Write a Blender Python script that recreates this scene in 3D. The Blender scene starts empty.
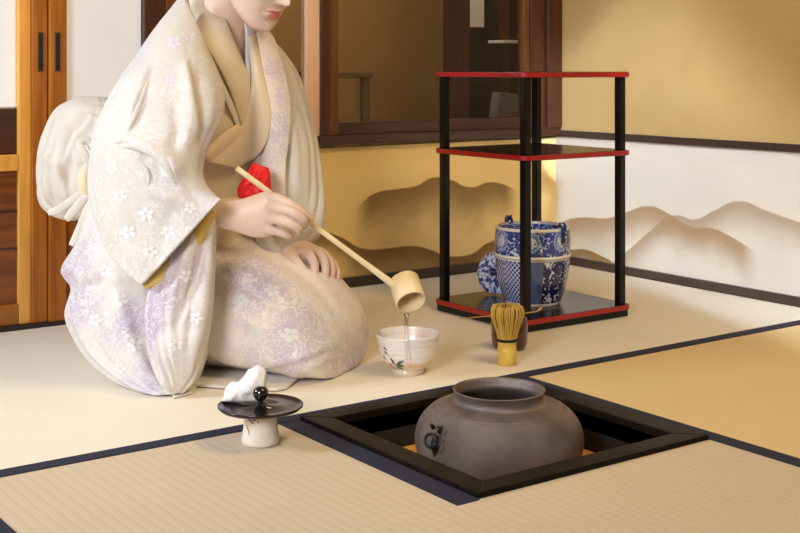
import bpy, bmesh, math, random
from mathutils import Vector, Matrix, noise
from mathutils.bvhtree import BVHTree
random.seed(4)
PI = math.pi
scene = bpy.context.scene
COL = scene.collection

# ------------------------------------------------------------------ camera
FPX, HOR, YAW = 1263.1, 65.3, 0.6225
CAM = Vector((-.985, -1.207, .534))
RV = Vector((math.cos(YAW), -math.sin(YAW), 0)); FV = Vector((math.sin(YAW), math.cos(YAW), 0))
cd = bpy.data.cameras.new('camera'); cam = bpy.data.objects.new('camera', cd); COL.objects.link(cam)
cam.location = CAM; cam.rotation_euler = (PI/2, 0, -YAW)
cd.sensor_width = 36; cd.lens = FPX/800*36; cd.shift_y = -(266.5-HOR)/800; cd.clip_start = .02
scene.camera = cam
# ------------------------------------------------------------------ light
w = bpy.data.worlds.new('world'); scene.world = w; w.use_nodes = True
w.node_tree.nodes['Background'].inputs[0].default_value = (1, .80, .54, 1)
w.node_tree.nodes['Background'].inputs[1].default_value = .17
def area(name, loc, target, sx, sy, power, color, spread=PI):
    l = bpy.data.lights.new(name, 'AREA'); l.shape = 'RECTANGLE'; l.size = sx; l.size_y = sy
    l.energy = power; l.color = color; l.spread = spread
    o = bpy.data.objects.new(name, l); COL.objects.link(o); o.location = loc
    d = Vector(target)-Vector(loc); o.rotation_euler = d.to_track_quat('-Z', 'Y').to_euler()
    return o
area('window_daylight', (-1.75, 1.10, 1.15), (.1, .6, .1), .40, .40, 10.0, (.80, .89, 1.0), math.radians(100))
area('front_left_fill', (-1.9, -.95, 1.1), (.20, .65, .15), .7, .7, 7.8, (.97, .95, 1), math.radians(72))  # added soft fill from front left, no window stands there
area('overhead_fill', (.5, -.5, 1.9), (.6, .9, 0), .5, .5, 19, (1, .77, .43), PI)  # added warm fill from above for the floor and back wall
# low sunbeam falling across the right wall; the slanting light edge is the long side of the area lamp, rolled to slant it
BS, BT = Vector((-.3, -1.8, 1.5)), Vector((1.36, .85, .21))
beam = area('low_sunbeam', BS, BT, 1.05, .37, 2.2, (.66, .80, 1), math.radians(3))
_z = (BS-BT).normalized(); _e = Vector((0, .80, .60)); _x = (_e-_z*_e.dot(_z)).normalized(); _y = _z.cross(_x)
beam.matrix_basis = Matrix(((_x.x, _y.x, _z.x, BS.x), (_x.y, _y.y, _z.y, BS.y), (_x.z, _y.z, _z.z, BS.z), (0, 0, 0, 1)))
scene.view_settings.view_transform = 'Standard'; scene.view_settings.look = 'None'
scene.view_settings.exposure = 0.0; scene.view_settings.gamma = 1
scene.view_settings.use_curve_mapping = False

# ------------------------------------------------------------------ helpers
def W(px, py, dep):
    "measured pixel of the photograph at a distance -> point of the room"
    return CAM + dep*(FV + RV*((px-400)/FPX)) + Vector((0, 0, (HOR-py)/FPX*dep))
def FL(px, py, z=0):
    return W(px, py, (CAM.z-z)*FPX/(py-HOR))
def tag(o, label=None, cat=None, group=None, kind=None):
    if label: o['label'] = label
    if cat: o['category'] = cat
    if group: o['group'] = group
    if kind: o['kind'] = kind
    return o
def empty(name, loc, rz=0):
    o = bpy.data.objects.new(name, None); COL.objects.link(o); o.location = loc; o.rotation_euler = (0, 0, rz)
    o.empty_display_size = .05
    return o
def mesh_obj(name, bm, mat, parent=None, smooth=True, bevel=0, sub=0, world=False):
    "world: vertices are room coordinates though the parent stands elsewhere"
    if world and parent is not None:
        mw = parent.matrix_basis.copy(); q = parent.parent
        while q is not None: mw = q.matrix_basis @ mw; q = q.parent
        bmesh.ops.transform(bm, matrix=mw.inverted(), verts=bm.verts)
    bmesh.ops.recalc_face_normals(bm, faces=bm.faces)
    me = bpy.data.meshes.new(name); bm.to_mesh(me); bm.free()
    for p in me.polygons: p.use_smooth = smooth
    if mat:
        for m in (mat if isinstance(mat, (list, tuple)) else [mat]): me.materials.append(m)
    o = bpy.data.objects.new(name, me); COL.objects.link(o)
    if parent: o.parent = parent
    if bevel:
        b = o.modifiers.new('bevel', 'BEVEL'); b.width = bevel; b.segments = 2; b.limit_method = 'ANGLE'
    if sub:
        s = o.modifiers.new('sub', 'SUBSURF'); s.levels = sub; s.render_levels = sub
    return o
def bx(bm, x0, x1, y0, y1, z0, z1):
    vs = [bm.verts.new((x, y, z)) for x in (x0, x1) for y in (y0, y1) for z in (z0, z1)]
    for f in ((0,1,3,2),(4,6,7,5),(0,4,5,1),(2,3,7,6),(0,2,6,4),(1,5,7,3)): bm.faces.new([vs[i] for i in f])
def box(name, x0, x1, y0, y1, z0, z1, mat, parent=None, bevel=0, world=False):
    bm = bmesh.new(); bx(bm, x0, x1, y0, y1, z0, z1)
    return mesh_obj(name, bm, mat, parent, smooth=False, bevel=bevel, world=world)
def rings(bm, R, close_ends=True, closed=True):
    V = [[bm.verts.new(p) for p in r] for r in R]
    n = len(V[0])
    for a, b in zip(V[:-1], V[1:]):
        for i in range(n if closed else n-1):
            j = (i+1) % n
            bm.faces.new((a[i], a[j], b[j], b[i]))
    if close_ends:
        for r in (V[0], V[-1]):
            c = bm.verts.new(sum((v.co for v in r), Vector())/n)
            for i in range(n): bm.faces.new((r[i], r[(i+1) % n], c))
    return V
def lathe(bm, prof, n=48, c=(0, 0, 0), close=False, wob=None):
    R = []
    for k, (r, z) in enumerate(prof):
        R.append([Vector((c[0]+(r*(wob(a, k) if wob else 1))*math.cos(a), c[1]+(r*(wob(a, k) if wob else 1))*math.sin(a), c[2]+z)) for a in [2*PI*i/n for i in range(n)]])
    rings(bm, R, close_ends=close)
def catmull(P, n=8):
    P = [Vector(p) for p in P]; Q = [2*P[0]-P[1]]+P+[2*P[-1]-P[-2]]; out = []
    for i in range(1, len(Q)-2):
        a, b, c, d = Q[i-1:i+3]
        for k in range(n):
            t = k/n
            out.append(.5*((2*b)+(c-a)*t+(2*a-5*b+4*c-d)*t*t+(3*b-a-3*c+d)*t**3))
    out.append(P[-1]); return out
def tube(bm, P, rad, n=12, flat=1.0, up=None, close=True):
    R = []; P = [Vector(p) for p in P]
    last = None
    for i, p in enumerate(P):
        t = (P[min(i+1, len(P)-1)]-P[max(i-1, 0)]).normalized()
        u = Vector(up) if up is not None else (last if last is not None else (Vector((0, 0, 1)) if abs(t.z) < .9 else Vector((1, 0, 0))))
        b = t.cross(u).normalized(); u = b.cross(t).normalized(); last = u
        r = rad[i] if isinstance(rad, (list, tuple)) else rad
        R.append([p+r*(math.cos(a)*b+flat*math.sin(a)*u) for a in [2*PI*k/n for k in range(n)]])
    rings(bm, R, close_ends=close)
def lerp_list(L, t):
    "L = [(t, v...)] linear"
    for a, b in zip(L[:-1], L[1:]):
        if t <= b[0]:
            u = (t-a[0])/(b[0]-a[0]); return [x+(y-x)*u for x, y in zip(a[1:], b[1:])]
    return list(L[-1][1:])

# ------------------------------------------------------------------ materials
def mat(name, col, rough=.6, metal=0, coat=0, col2=None, nscale=20, ndetail=4, bump=0, bscale=60, stretch=(1, 1, 1), spec=.5, sss=0, trans=0, ior=1.45, fac=(.35, .65), sheen=0):
    m = bpy.data.materials.new(name); m.use_nodes = True; N = m.node_tree.nodes; L = m.node_tree.links
    b = N['Principled BSDF']
    b.inputs['Base Color'].default_value = (*col, 1); b.inputs['Roughness'].default_value = rough
    b.inputs['Metallic'].default_value = metal; b.inputs['Coat Weight'].default_value = coat
    b.inputs['Specular IOR Level'].default_value = spec; b.inputs['Subsurface Weight'].default_value = sss
    b.inputs['Subsurface Scale'].default_value = .01; b.inputs['Sheen Weight'].default_value = sheen
    b.inputs['Transmission Weight'].default_value = trans; b.inputs['IOR'].default_value = ior
    tc = N.new('ShaderNodeTexCoord'); mp = N.new('ShaderNodeMapping'); L.new(tc.outputs['Object'], mp.inputs[0])
    mp.inputs['Scale'].default_value = stretch
    if col2 is not None:
        n = N.new('ShaderNodeTexNoise'); n.inputs['Scale'].default_value = nscale; n.inputs['Detail'].default_value = ndetail
        L.new(mp.outputs[0], n.inputs[0])
        r = N.new('ShaderNodeMapRange'); r.inputs[1].default_value = fac[0]; r.inputs[2].default_value = fac[1]; L.new(n.outputs[0], r.inputs[0])
        x = N.new('ShaderNodeMix'); x.data_type = 'RGBA'; x.inputs['A'].default_value = (*col, 1); x.inputs['B'].default_value = (*col2, 1)
        L.new(r.outputs[0], x.inputs['Factor']); L.new(x.outputs['Result'], b.inputs['Base Color'])
    if bump:
        n = N.new('ShaderNodeTexNoise'); n.inputs['Scale'].default_value = bscale; n.inputs['Detail'].default_value = 5
        L.new(mp.outputs[0], n.inputs[0])
        u = N.new('ShaderNodeBump'); u.inputs['Strength'].default_value = bump; u.inputs['Distance'].default_value = .002
        L.new(n.outputs[0], u.inputs['Height']); L.new(u.outputs[0], b.inputs['Normal'])
    return m
class G:
    "small node-graph builder"
    def __init__(s, name):
        s.m = bpy.data.materials.new(name); s.m.use_nodes = True; s.N = s.m.node_tree.nodes; s.L = s.m.node_tree.links
        s.b = s.N['Principled BSDF']; s.tc = s.N.new('ShaderNodeTexCoord'); s.obj = s.tc.outputs['Object']
    def setv(s, sock, v):
        if isinstance(v, bpy.types.NodeSocket): s.L.new(v, sock)
        else: sock.default_value = (*v, 1) if (isinstance(v, tuple) and len(v) == 3 and sock.type == 'RGBA') else v
    def math(s, op, a, b=0., c=0., clamp=False):
        n = s.N.new('ShaderNodeMath'); n.operation = op; n.use_clamp = clamp
        for i, v in enumerate((a, b, c)): s.setv(n.inputs[i], v)
        return n.outputs[0]
    def sep(s, v):
        n = s.N.new('ShaderNodeSeparateXYZ'); s.L.new(v, n.inputs[0]); return n.outputs
    def comb(s, x, y, z):
        n = s.N.new('ShaderNodeCombineXYZ')
        for i, v in enumerate((x, y, z)): s.setv(n.inputs[i], v)
        return n.outputs[0]
    def mapping(s, v, scale=(1, 1, 1), loc=(0, 0, 0), rot=(0, 0, 0)):
        n = s.N.new('ShaderNodeMapping'); s.L.new(v, n.inputs[0]); n.inputs['Scale'].default_value = scale
        n.inputs['Location'].default_value = loc; n.inputs['Rotation'].default_value = rot; return n.outputs[0]
    def noise(s, v, scale, detail=3, rough=.5, dist=0):
        n = s.N.new('ShaderNodeTexNoise'); s.L.new(v, n.inputs[0]); n.inputs['Scale'].default_value = scale
        n.inputs['Detail'].default_value = detail; n.inputs['Roughness'].default_value = rough; n.inputs['Distortion'].default_value = dist
        return n.outputs[0]
    def vor(s, v, scale, feature='F1', rnd=1, out='Distance'):
        n = s.N.new('ShaderNodeTexVoronoi'); n.feature = feature; s.L.new(v, n.inputs[0]); n.inputs['Scale'].default_value = scale
        n.inputs['Randomness'].default_value = rnd; return n.outputs[out]
    def rng(s, v, a, b, c=0., d=1., smooth=True):
        n = s.N.new('ShaderNodeMapRange'); n.interpolation_type = 'SMOOTHSTEP' if smooth else 'LINEAR'
        s.setv(n.inputs[0], v)
        for i, q in enumerate((a, b, c, d)): s.setv(n.inputs[i+1], q)
        return n.outputs[0]
    def mix(s, f, a, b):
        n = s.N.new('ShaderNodeMix'); n.data_type = 'RGBA'; s.setv(n.inputs['Factor'], f); s.setv(n.inputs['A'], a); s.setv(n.inputs['B'], b)
        return n.outputs['Result']
    def curve(s, v, pts, x0, x1):
        n = s.N.new('ShaderNodeFloatCurve'); c = n.mapping.curves[0]
        P = [((x-x0)/(x1-x0), y) for x, y in pts]
        c.points[0].location = P[0]; c.points[1].location = P[-1]
        for p in P[1:-1]: c.points.new(*p)
        n.mapping.update(); s.L.new(s.rng(v, x0, x1, smooth=False), n.inputs[1]); return n.outputs[0]
    def bump(s, h, strength=.5, dist=.002):
        n = s.N.new('ShaderNodeBump'); n.inputs['Strength'].default_value = strength; n.inputs['Distance'].default_value = dist
        s.L.new(h, n.inputs['Height']); s.L.new(n.outputs[0], s.b.inputs['Normal'])
    def done(s, col, rough=.6, **k):
        s.setv(s.b.inputs['Base Color'], col); s.setv(s.b.inputs['Roughness'], rough)
        for q, v in k.items(): s.setv(s.b.inputs[q.replace('_', ' ')], v)
        return s.m

def tatami_mat_material(name, axis, c1, c2, strength=.5, pitch=.0152, gd=.14):
    g = G(name); x, y, z = g.sep(g.obj)
    u, v = (x, y) if axis == 'y' else (y, x)      # ribs run along `axis`
    warp = g.math('MULTIPLY', g.noise(g.obj, 9, 2), .004)
    uu = g.math('ADD', u, warp)
    rib = g.math('ABSOLUTE', g.math('SINE', g.math('MULTIPLY', uu, PI/pitch)))
    fine = g.noise(g.comb(g.math('MULTIPLY', u, 60), g.math('MULTIPLY', v, 900), 0.), 1, 2)
    straw = g.noise(g.comb(g.math('MULTIPLY', u, 14), g.math('MULTIPLY', v, 320), 0.), 1, 3)
    h = g.math('ADD', g.math('POWER', rib, .6), g.math('MULTIPLY', fine, .12))
    g.bump(h, strength, .0016)
    groove = g.rng(rib, .0, .6)
    base = g.mix(g.rng(straw, .3, .75), c1, tuple((p+q)/2 for p, q in zip(c1, c2)))
    base = g.mix(g.rng(g.noise(g.obj, 3.5, 3), .4, .7, 0., .35), base, tuple(q*.88 for q in c1))
    dark = g.mix(g.math('ADD', 1-gd, g.math('MULTIPLY', groove, gd)), tuple(q*.62 for q in c1), base)
    return g.done(dark, .62, Specular_IOR_Level=.35)
M = {}
M['tatami_front'] = tatami_mat_material('tatami_front', 'y', (.60, .49, .35), (.53, .43, .29), .22)
M['tatami_right'] = tatami_mat_material('tatami_right', 'x', (.70, .52, .26), (.62, .45, .2), .22, gd=.1)
M['tatami_host'] = tatami_mat_material('tatami_host', 'y', (.80, .73, .60), (.76, .68, .54), .05, .0152, .03)
M['heri'] = mat('cloth_border', (.014, .015, .036), .8, bump=.3, bscale=900)
M['lacquer'] = mat('black_lacquer', (.005, .004, .004), .22, spec=.3, coat=.08)
M['frame_wood'] = mat('hearth_wood', (.006, .004, .003), .40, spec=.10, coat=.0, col2=(.011, .007, .005), nscale=30, stretch=(1, 1, 1), bump=.25, bscale=160)
M['pit'] = mat('pit_wall', (.012, .009, .007), .9)
M['ash'] = mat('ochre_clay', (.75, .36, .06), .9, col2=(.6, .27, .04), nscale=60, bump=.6, bscale=200)
def wood(name, c1, c2, rough=.38, axis='z', scale=1., coat=.2):
    g = G(name); st = {'z': (60, 60, 3), 'x': (3, 60, 60), 'y': (60, 3, 60)}[axis]
    v = g.mapping(g.obj, tuple(q*scale for q in st))
    n = g.noise(v, 1, 5, .6, .6); n2 = g.noise(g.obj, 5, 2)
    c = g.mix(g.rng(n, .3, .7), c1, c2)
    c = g.mix(g.rng(n2, .35, .75, 0., .5), c, tuple(q*.55 for q in c1))
    g.bump(n, .15, .001)
    return g.done(c, rough, Coat_Weight=coat)
M['door_wood'] = wood('aged_door_wood', (.50, .17, .010), (.27, .07, .003))
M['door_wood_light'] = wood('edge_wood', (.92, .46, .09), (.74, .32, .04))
M['panel_wood'] = wood('dark_panel_wood', (.30, .085, .010), (.10, .025, .004), axis='x')
M['red_wood'] = wood('window_post_wood', (.085, .024, .010), (.040, .011, .006))
M['red_wood_x'] = wood('window_rail_wood', (.075, .022, .010), (.036, .010, .006), axis='x')
M['red_wood_lit'] = wood('window_wood_lit', (.22, .085, .022), (.12, .04, .012))  # brighter copy of the post wood, light put into its colour
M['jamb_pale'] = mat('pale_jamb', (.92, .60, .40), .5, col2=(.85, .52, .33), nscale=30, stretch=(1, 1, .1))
M['rail_dark'] = wood('wall_rail_wood', (.055, .030, .022), (.030, .016, .011), axis='y')
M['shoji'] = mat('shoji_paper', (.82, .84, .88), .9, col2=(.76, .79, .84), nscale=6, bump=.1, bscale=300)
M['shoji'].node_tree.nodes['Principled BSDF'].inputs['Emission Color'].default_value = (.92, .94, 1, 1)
M['shoji'].node_tree.nodes['Principled BSDF'].inputs['Emission Strength'].default_value = .16  # faint glow stands in for daylight behind the paper
M['wall_upper'] = mat('sand_plaster', (.53, .345, .135), .9, col2=(.49, .315, .115), nscale=5, bump=.25, bscale=500)

def mural(name, horiz, x0, x1, ridges, paper):
    g = G(name); s = g.sep(g.obj); u = s[0] if horiz == 'x' else s[1]; z = s[2]
    ztop = .4
    big = g.noise(g.obj, 9, 4, .6); fine = g.noise(g.obj, 420, 3, .7)
    col = g.mix(g.rng(g.noise(g.obj, 3, 2), .3, .8), paper, tuple(q*.93 for q in paper))
    for pts, fall, ink, amt in ridges:
        h = g.math('MULTIPLY', g.curve(u, [(a, b/ztop) for a, b in pts], x0, x1), ztop)
        d = g.math('SUBTRACT', h, z)
        edge = g.rng(d, -.0015, .003)
        f1 = g.rng(d, 0., g.math('MULTIPLY', g.math('ADD', .35, big), fall), 1., 0.)
        mask = g.math('MULTIPLY', g.math('MULTIPLY', edge, f1), g.math('ADD', .72, g.math('MULTIPLY', fine, .5)))
        ends = g.math('MULTIPLY', g.rng(u, pts[0][0], pts[0][0]+.06), g.rng(u, pts[-1][0]-.06, pts[-1][0], 1., 0.))
        mask = g.math('MULTIPLY', mask, ends) if amt[1] else mask
        col = g.mix(g.math('MULTIPLY', mask, amt[0], clamp=True), col, ink)
    return g.done(col, .75)
BACK, RIGHT, RAIL = 1.3376, 1.3625, .349
def onb(px, py):
    d = FV+RV*((px-400)/FPX); t = (BACK-CAM.y)/d.y; return (CAM.x+t*d.x, CAM.z+(HOR-py)/FPX*t)
def onr(px, py):
    d = FV+RV*((px-400)/FPX); t = (RIGHT-CAM.x)/d.x; return (CAM.y+t*d.y, CAM.z+(HOR-py)/FPX*t)
r1 = [onb(*q) for q in [(352,212),(361,203),(381,191),(398,188.6),(415,186),(435,177),(452,180),(472,187),(489,182),(503,184),(520,196)]]
r2 = [onb(*q) for q in [(300,232),(320,231),(340,236.5),(367.6,249),(388,248),(411,245.7),(432,250),(448,256),(469,254.5),(489,242),(515,236),(550,240)]]
paper = (.93, .68, .28)
M['mural_back'] = mural('mural_back', 'x', -.3, 1.4, [(r1, .16, (.24, .135, .035), (1.0, True)), (r2, .13, (.20, .105, .02), (1.0, False))], paper)
q0 = [onr(*q) for q in [(800,222),(779,215),(763,209),(742,201),(713,211),(692.7,219),(678,215),(660,222)]]
q1 = [onr(*q) for q in [(760,256),(742,243),(725.7,233.5),(713,228),(692.7,226.5),(668,213),(651.4,206),(626.7,211.6),(606,218),(585,217),(569,219),(556,226)]]
q2 = [onr(*q) for q in [(625,272),(612,261),(602,256),(585,249),(571,249),(556,244)]]
M['mural_right'] = mural('mural_right', 'y', .3, 1.4, [(q0, .10, (.36, .25, .15), (.95, False)), (q1, .13, (.34, .21, .10), (1.0, True)), (q2, .09, (.24, .13, .03), (1.0, True))], (.66, .58, .46))

# ------------------------------------------------------------------ setting
bm = bmesh.new()
for a in ((-1.6, 0, -1.9, 1.45), (.424, 1.45, -1.9, 1.45), (0, .424, -1.9, 0), (0, .424, .424, 1.45)): bx(bm, a[0], a[1], a[2], a[3], -.12, -.03)
tag(mesh_obj('floor', bm, mat('floor_board', (.2, .13, .07), .8), smooth=False), kind='structure')
tag(box('wall_back', .30, 1.45, BACK, BACK+.03, -.03, RAIL-.012, M['mural_back']), kind='structure')
tag(box('wall_right', RIGHT, RIGHT+.03, -1.9, BACK, -.03, RAIL, M['mural_right']), kind='structure')
tag(box('wall_right', RIGHT+.002, RIGHT+.03, -1.9, BACK, RAIL, 1.9, M['wall_upper']), kind='structure')
def struct(o): return tag(o, kind='structure')
struct(box('baseboard_back', .0, RIGHT, BACK-.012, BACK, 0, .024, M['rail_dark'], bevel=.001))
struct(box('baseboard_right', RIGHT-.010, RIGHT, -1.9, BACK-.012, 0, .022, M['rail_dark'], bevel=.001))
struct(box('trim_right', RIGHT-.006, RIGHT+.004, -1.9, BACK, RAIL-.008, RAIL+.010, M['rail_dark'], bevel=.001))
# windows in the back wall: sill, posts, panes
WT = 1.25
s0, s1 = .44, 1.345
struct(box('trim_sill', s0, RIGHT, BACK-.022, BACK+.05, RAIL-.004, RAIL+.018, M['red_wood_x'], bevel=.002))
def window(n, x0, x1, fl, fr, fb, ml, mr):
    e = struct(empty('window_%d' % n, ((x0+x1)/2, BACK, RAIL+.018)))
    def p(nm, a, b, c, d, z0, z1, m): return box(nm, a, b, c, d, z0, z1, m, e, bevel=.0015, world=True)
    p('stile', x0, x0+fl, BACK-.008, BACK+.02, RAIL+.018, WT, ml); p('stile', x1-fr, x1, BACK-.008, BACK+.02, RAIL+.018, WT, mr)
    p('bottom_rail', x0+fl, x1-fr, BACK-.006, BACK+.018, RAIL+.018, RAIL+.018+fb, M['red_wood_x'])
    p('top_rail', x0+fl, x1-fr, BACK-.006, BACK+.018, WT-.03, WT, M['red_wood_x'])
    p('pane', x0+fl, x1-fr, BACK+.004, BACK+.007, RAIL+.018+fb, WT-.03, M['glass'])
    return e
M['glass'] = mat('window_glass', (1, .97, .92), .03, trans=1, ior=1.25)
struct(box('trim_post', .602, .625, BACK-.016, BACK+.03, RAIL+.018, WT, M['red_wood'], bevel=.002))
window(1, .30, .602, .02, .036, .012, M['red_wood'], M['jamb_pale'])
window(2, .625, 1.262, .030, .020, .030, M['red_wood_lit'], M['red_wood_lit'])
struct(box('trim_corner_post', 1.262, 1.312, BACK-.016, BACK+.03, RAIL+.018, WT, M['red_wood'], bevel=.002))
struct(box('trim_corner_post', 1.312, 1.3625, BACK-.026, BACK+.03, RAIL+.018, 1.9, M['red_wood'], bevel=.002))
struct(box('trim_lintel', -1.2, 1.312, BACK-.02, BACK+.05, WT, WT+.06, M['red_wood_x'], bevel=.002))
struct(box('wall_back_upper', -1.2, 1.40, BACK, BACK+.03, WT+.06, 1.9, M['wall_upper']))
# dim room beyond the panes
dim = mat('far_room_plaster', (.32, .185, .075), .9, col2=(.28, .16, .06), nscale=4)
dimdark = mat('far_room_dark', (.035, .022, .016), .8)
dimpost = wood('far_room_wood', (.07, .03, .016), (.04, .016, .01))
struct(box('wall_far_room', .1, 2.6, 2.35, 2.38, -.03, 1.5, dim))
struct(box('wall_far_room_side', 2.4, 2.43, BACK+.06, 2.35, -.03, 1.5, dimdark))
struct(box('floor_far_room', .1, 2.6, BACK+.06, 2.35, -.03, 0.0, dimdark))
def onY(px, py, Y):
    d = FV+RV*((px-400)/FPX); t = (Y-CAM.y)/d.y; return (CAM.x+t*d.x, CAM.z+(HOR-py)/FPX*t)
def farbox(name, x0, x1, y0, y1, Y, m, th=.03, st=True):
    (a, zb), (b, _) = onY(x0, y1, Y), onY(x1, y1, Y); zt = onY(x0, y0, Y)[1]
    o = box(name, a, b, Y, Y+th, max(zb, .001), zt, m, bevel=.001)
    return struct(o) if st else o
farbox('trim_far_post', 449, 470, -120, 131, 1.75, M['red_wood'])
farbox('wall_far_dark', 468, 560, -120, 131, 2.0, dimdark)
farbox('trim_far_post', 505, 509, -120, 110, 1.9, M['red_wood'])
tag(farbox('paper_notice', 470, 484, -40, 27, 1.95, mat('notice_paper', (.85, .80, .80), .8), .002, False), 'pale blank notice hanging in the dark room behind the window glass', 'notice')
tag(farbox('wall_shelf', 504, 528, 40, 43, 1.85, mat('pale_board', (.75, .72, .68), .6), .08, False), 'thin pale shelf board in the dark room behind the window', 'shelf')
sb = bmesh.new(); ps = [(onY(482, 128, 1.8)[0], .001), (onY(532, 128, 1.8)[0], .001), onY(532, 96, 1.8), onY(500, 92, 1.8)]
lo = [sb.verts.new((x, 1.8, z)) for x, z in ps]; hi = [sb.verts.new((x, 1.84, z)) for x, z in ps]
sb.faces.new(lo); sb.faces.new(hi)
for k in range(4): sb.faces.new((lo[k], lo[(k+1) % 4], hi[(k+1) % 4], hi[k]))
tag(mesh_obj('leaning_board', sb, mat('grey_board', (.22, .20, .20), .6), smooth=False, bevel=.002), 'grey slanted board standing low in the dark room behind the window', 'board')
tb_ = tag(empty('side_table', (onY(330, 70, 2.1)[0], 2.1, 0)), 'low wooden side table faintly seen through the left window glass', 'table')
(x0_, z0_), (x1_, _) = onY(302, 72, 2.1), onY(352, 72, 2.1)
tm = mat('dull_wood', (.16, .10, .05), .6)
box('table_top', x0_, x1_, 1.98, 2.22, z0_-.018, z0_, tm, tb_, bevel=.002, world=True)
for xx in (x0_+.02, x1_-.03):
    for yy in (1.99, 2.19): box('leg', xx, xx+.022, yy, yy+.022, 0, z0_-.018, tm, tb_, bevel=.002, world=True)
area('far_room_fill', (1.2, 1.75, 1.45), (.9, 2.1, .3), .3, .3, 5.5, (1, .80, .55), PI)  # unseen fill added to lift the dim room behind the glass
# ------------------------------------------------------------------ doors on the left
def door1():
    e = struct(empty('door_1', (-.4, BACK, 0)))
    def p(nm, a, b, c, d, z0, z1, m, par=e, bev=.002):
        o = box(nm, a, b, c, d, z0, z1, m, None, bevel=bev)
        o.parent = par; o.location = -Vector(e.location) if par is e else (0, 0, 0)
        return o
    st = p('stile', -.119, -.094, BACK-.012, BACK+.018, .008, 1.8, M['door_wood_light'])
    st2 = p('stile', -.094, -.0615, BACK-.018, BACK+.018, .008, 1.8, M['door_wood'])
    p('stile', -.80, -.76, BACK-.012, BACK+.018, .008, 1.8, M['door_wood'])
    p('middle_rail', -.76, -.119, BACK-.012, BACK+.016, .32, .353, M['door_wood_light'])
    p('bottom_rail', -.76, -.119, BACK-.012, BACK+.016, .008, .05, M['door_wood'])
    p('lower_panel', -.76, -.119, BACK, BACK+.01, .05, .32, M['panel_wood'])
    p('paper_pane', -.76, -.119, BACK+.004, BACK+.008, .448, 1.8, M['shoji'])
    p('inset_board', -.76, -.119, BACK, BACK+.01, .353, .448, M['red_wood_x'])
    for z in (.16, .235): p('slat', -.76, -.119, BACK-.004, BACK+.002, z, z+.004, M['red_wood_x'], bev=.0005)
    hx, hz0, hz1 = -.0765, .52, .603
    p('door_pull', hx-.007, hx+.007, BACK-.0195, BACK-.017, hz0, hz1, M['pull_rim'], bev=.0005)
    p('pull_recess', hx-.0045, hx+.0045, BACK-.0205, BACK-.019, hz0+.003, hz1-.003, M['pull'], bev=.0003)
def door2():
    e = struct(empty('door_2', (.1, BACK, 0)))
    def p(nm, a, b, c, d, z0, z1, m, bev=.002): return box(nm, a, b, c, d, z0, z1, m, e, bevel=bev, world=True)
    p('stile', -.060, -.024, BACK-.026, BACK+.018, .008, 1.8, M['door_wood'])
    p('stile', -.024, -.020, BACK-.018, BACK+.016, .36, 1.8, M['door_wood_light'])
    p('stile', .155, .205, BACK-.012, BACK+.016, .008, 1.8, M['red_wood'])
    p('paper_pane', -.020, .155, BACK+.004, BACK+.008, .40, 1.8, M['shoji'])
    p('middle_rail', -.024, .155, BACK-.01, BACK+.016, .32, .40, M['door_wood'])
    p('lower_stile', -.024, .004, BACK-.010, BACK+.016, .008, .32, M['door_wood'])
    p('bottom_rail', .004, .155, BACK-.010, BACK+.016, .008, .04, M['door_wood'])
    p('lower_panel', .004, .155, BACK, BACK+.01, .04, .32, M['panel_wood'])
    for z in (.11, .18, .25): p('slat', .004, .155, BACK-.004, BACK+.002, z, z+.004, M['red_wood_x'], .0005)
    hx, hz0, hz1 = -.0435, .52, .603
    p('door_pull', hx-.007, hx+.007, BACK-.0275, BACK-.025, hz0, hz1, M['pull_rim'], .0005)
    p('pull_recess', hx-.0045, hx+.0045, BACK-.0285, BACK-.027, hz0+.003, hz1-.003, M['pull'], .0003)
M['pull'] = mat('dark_recess', (.012, .008, .006), .5)
M['pull_rim'] = mat('brass_rim', (.22, .10, .03), .4, metal=.4)
door1(); door2()
struct(box('trim_door_track', -1.2, .30, BACK-.03, BACK+.04, 0.0, .008, mat('track', (.02, .012, .01), .6)))
struct(box('trim_door_post', .205, .30, BACK-.012, BACK+.03, .008, WT, M['red_wood_lit'], bevel=.002))

# ------------------------------------------------------------------ tatami mats
def tatami(label, x0, x1, y0, y1, m, borders, hole=None, group='tatami mats of the tea room floor'):
    e = empty('tatami_mat', ((x0+x1)/2, (y0+y1)/2, -.03)); tag(e, label, 'tatami mat', group)
    bm = bmesh.new()
    if hole:
        hx0, hx1, hy0, hy1 = hole
        bx(bm, x0, hx0, y0, y1, -.03, 0); bx(bm, hx0, x1, y0, hy0, -.03, 0)
    else: bx(bm, x0, x1, y0, y1, -.03, 0)
    # rib coordinates follow the room grid
    mesh_obj('woven_surface', bm, m, e, smooth=False, world=True)
    for b in borders: box('cloth_border', b[0], b[1], b[2], b[3], -.0295, .0012, M['heri'], e, bevel=.0006, world=True)
BW = .030
YH = .424
tatami('pale tatami mat the kneeling person sits on, running along the back wall', -.55, RIGHT, YH+.001, BACK, M['tatami_host'],
       [(-.55, RIGHT, YH+.001, YH+.001+.028)])
tatami('golden tatami mat to the right of the sunken hearth', YH+.001, RIGHT, -1.2, YH-.0005, M['tatami_right'],
       [(YH+.001, YH+.030, -1.2, YH-.0005)])
tatami('square half mat in the foreground with the hearth cut into its corner', -.53, YH, -.53, YH-.0005, M['tatami_front'],
       [(-.53, -.50, -.53, YH-.0005), (-.036, -.0005, -.004, YH-.0005)], (-.0005, YH, -.0005, YH))
tatami('tatami mat barely showing at the bottom left corner', -1.5, -.531, -1.2, YH-.0005, M['tatami_front'], [(-.56, -.531, -1.2, YH-.0005)])
tatami('tatami mat of the front row nearest the viewer', -.53, YH, -1.5, -.531, M['tatami_front'], [])
tatami('tatami mat continuing left of the back row', -1.5, -.551, YH+.001, BACK, M['tatami_host'], [(-1.5, -.551, YH+.001, YH+.029)])

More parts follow.
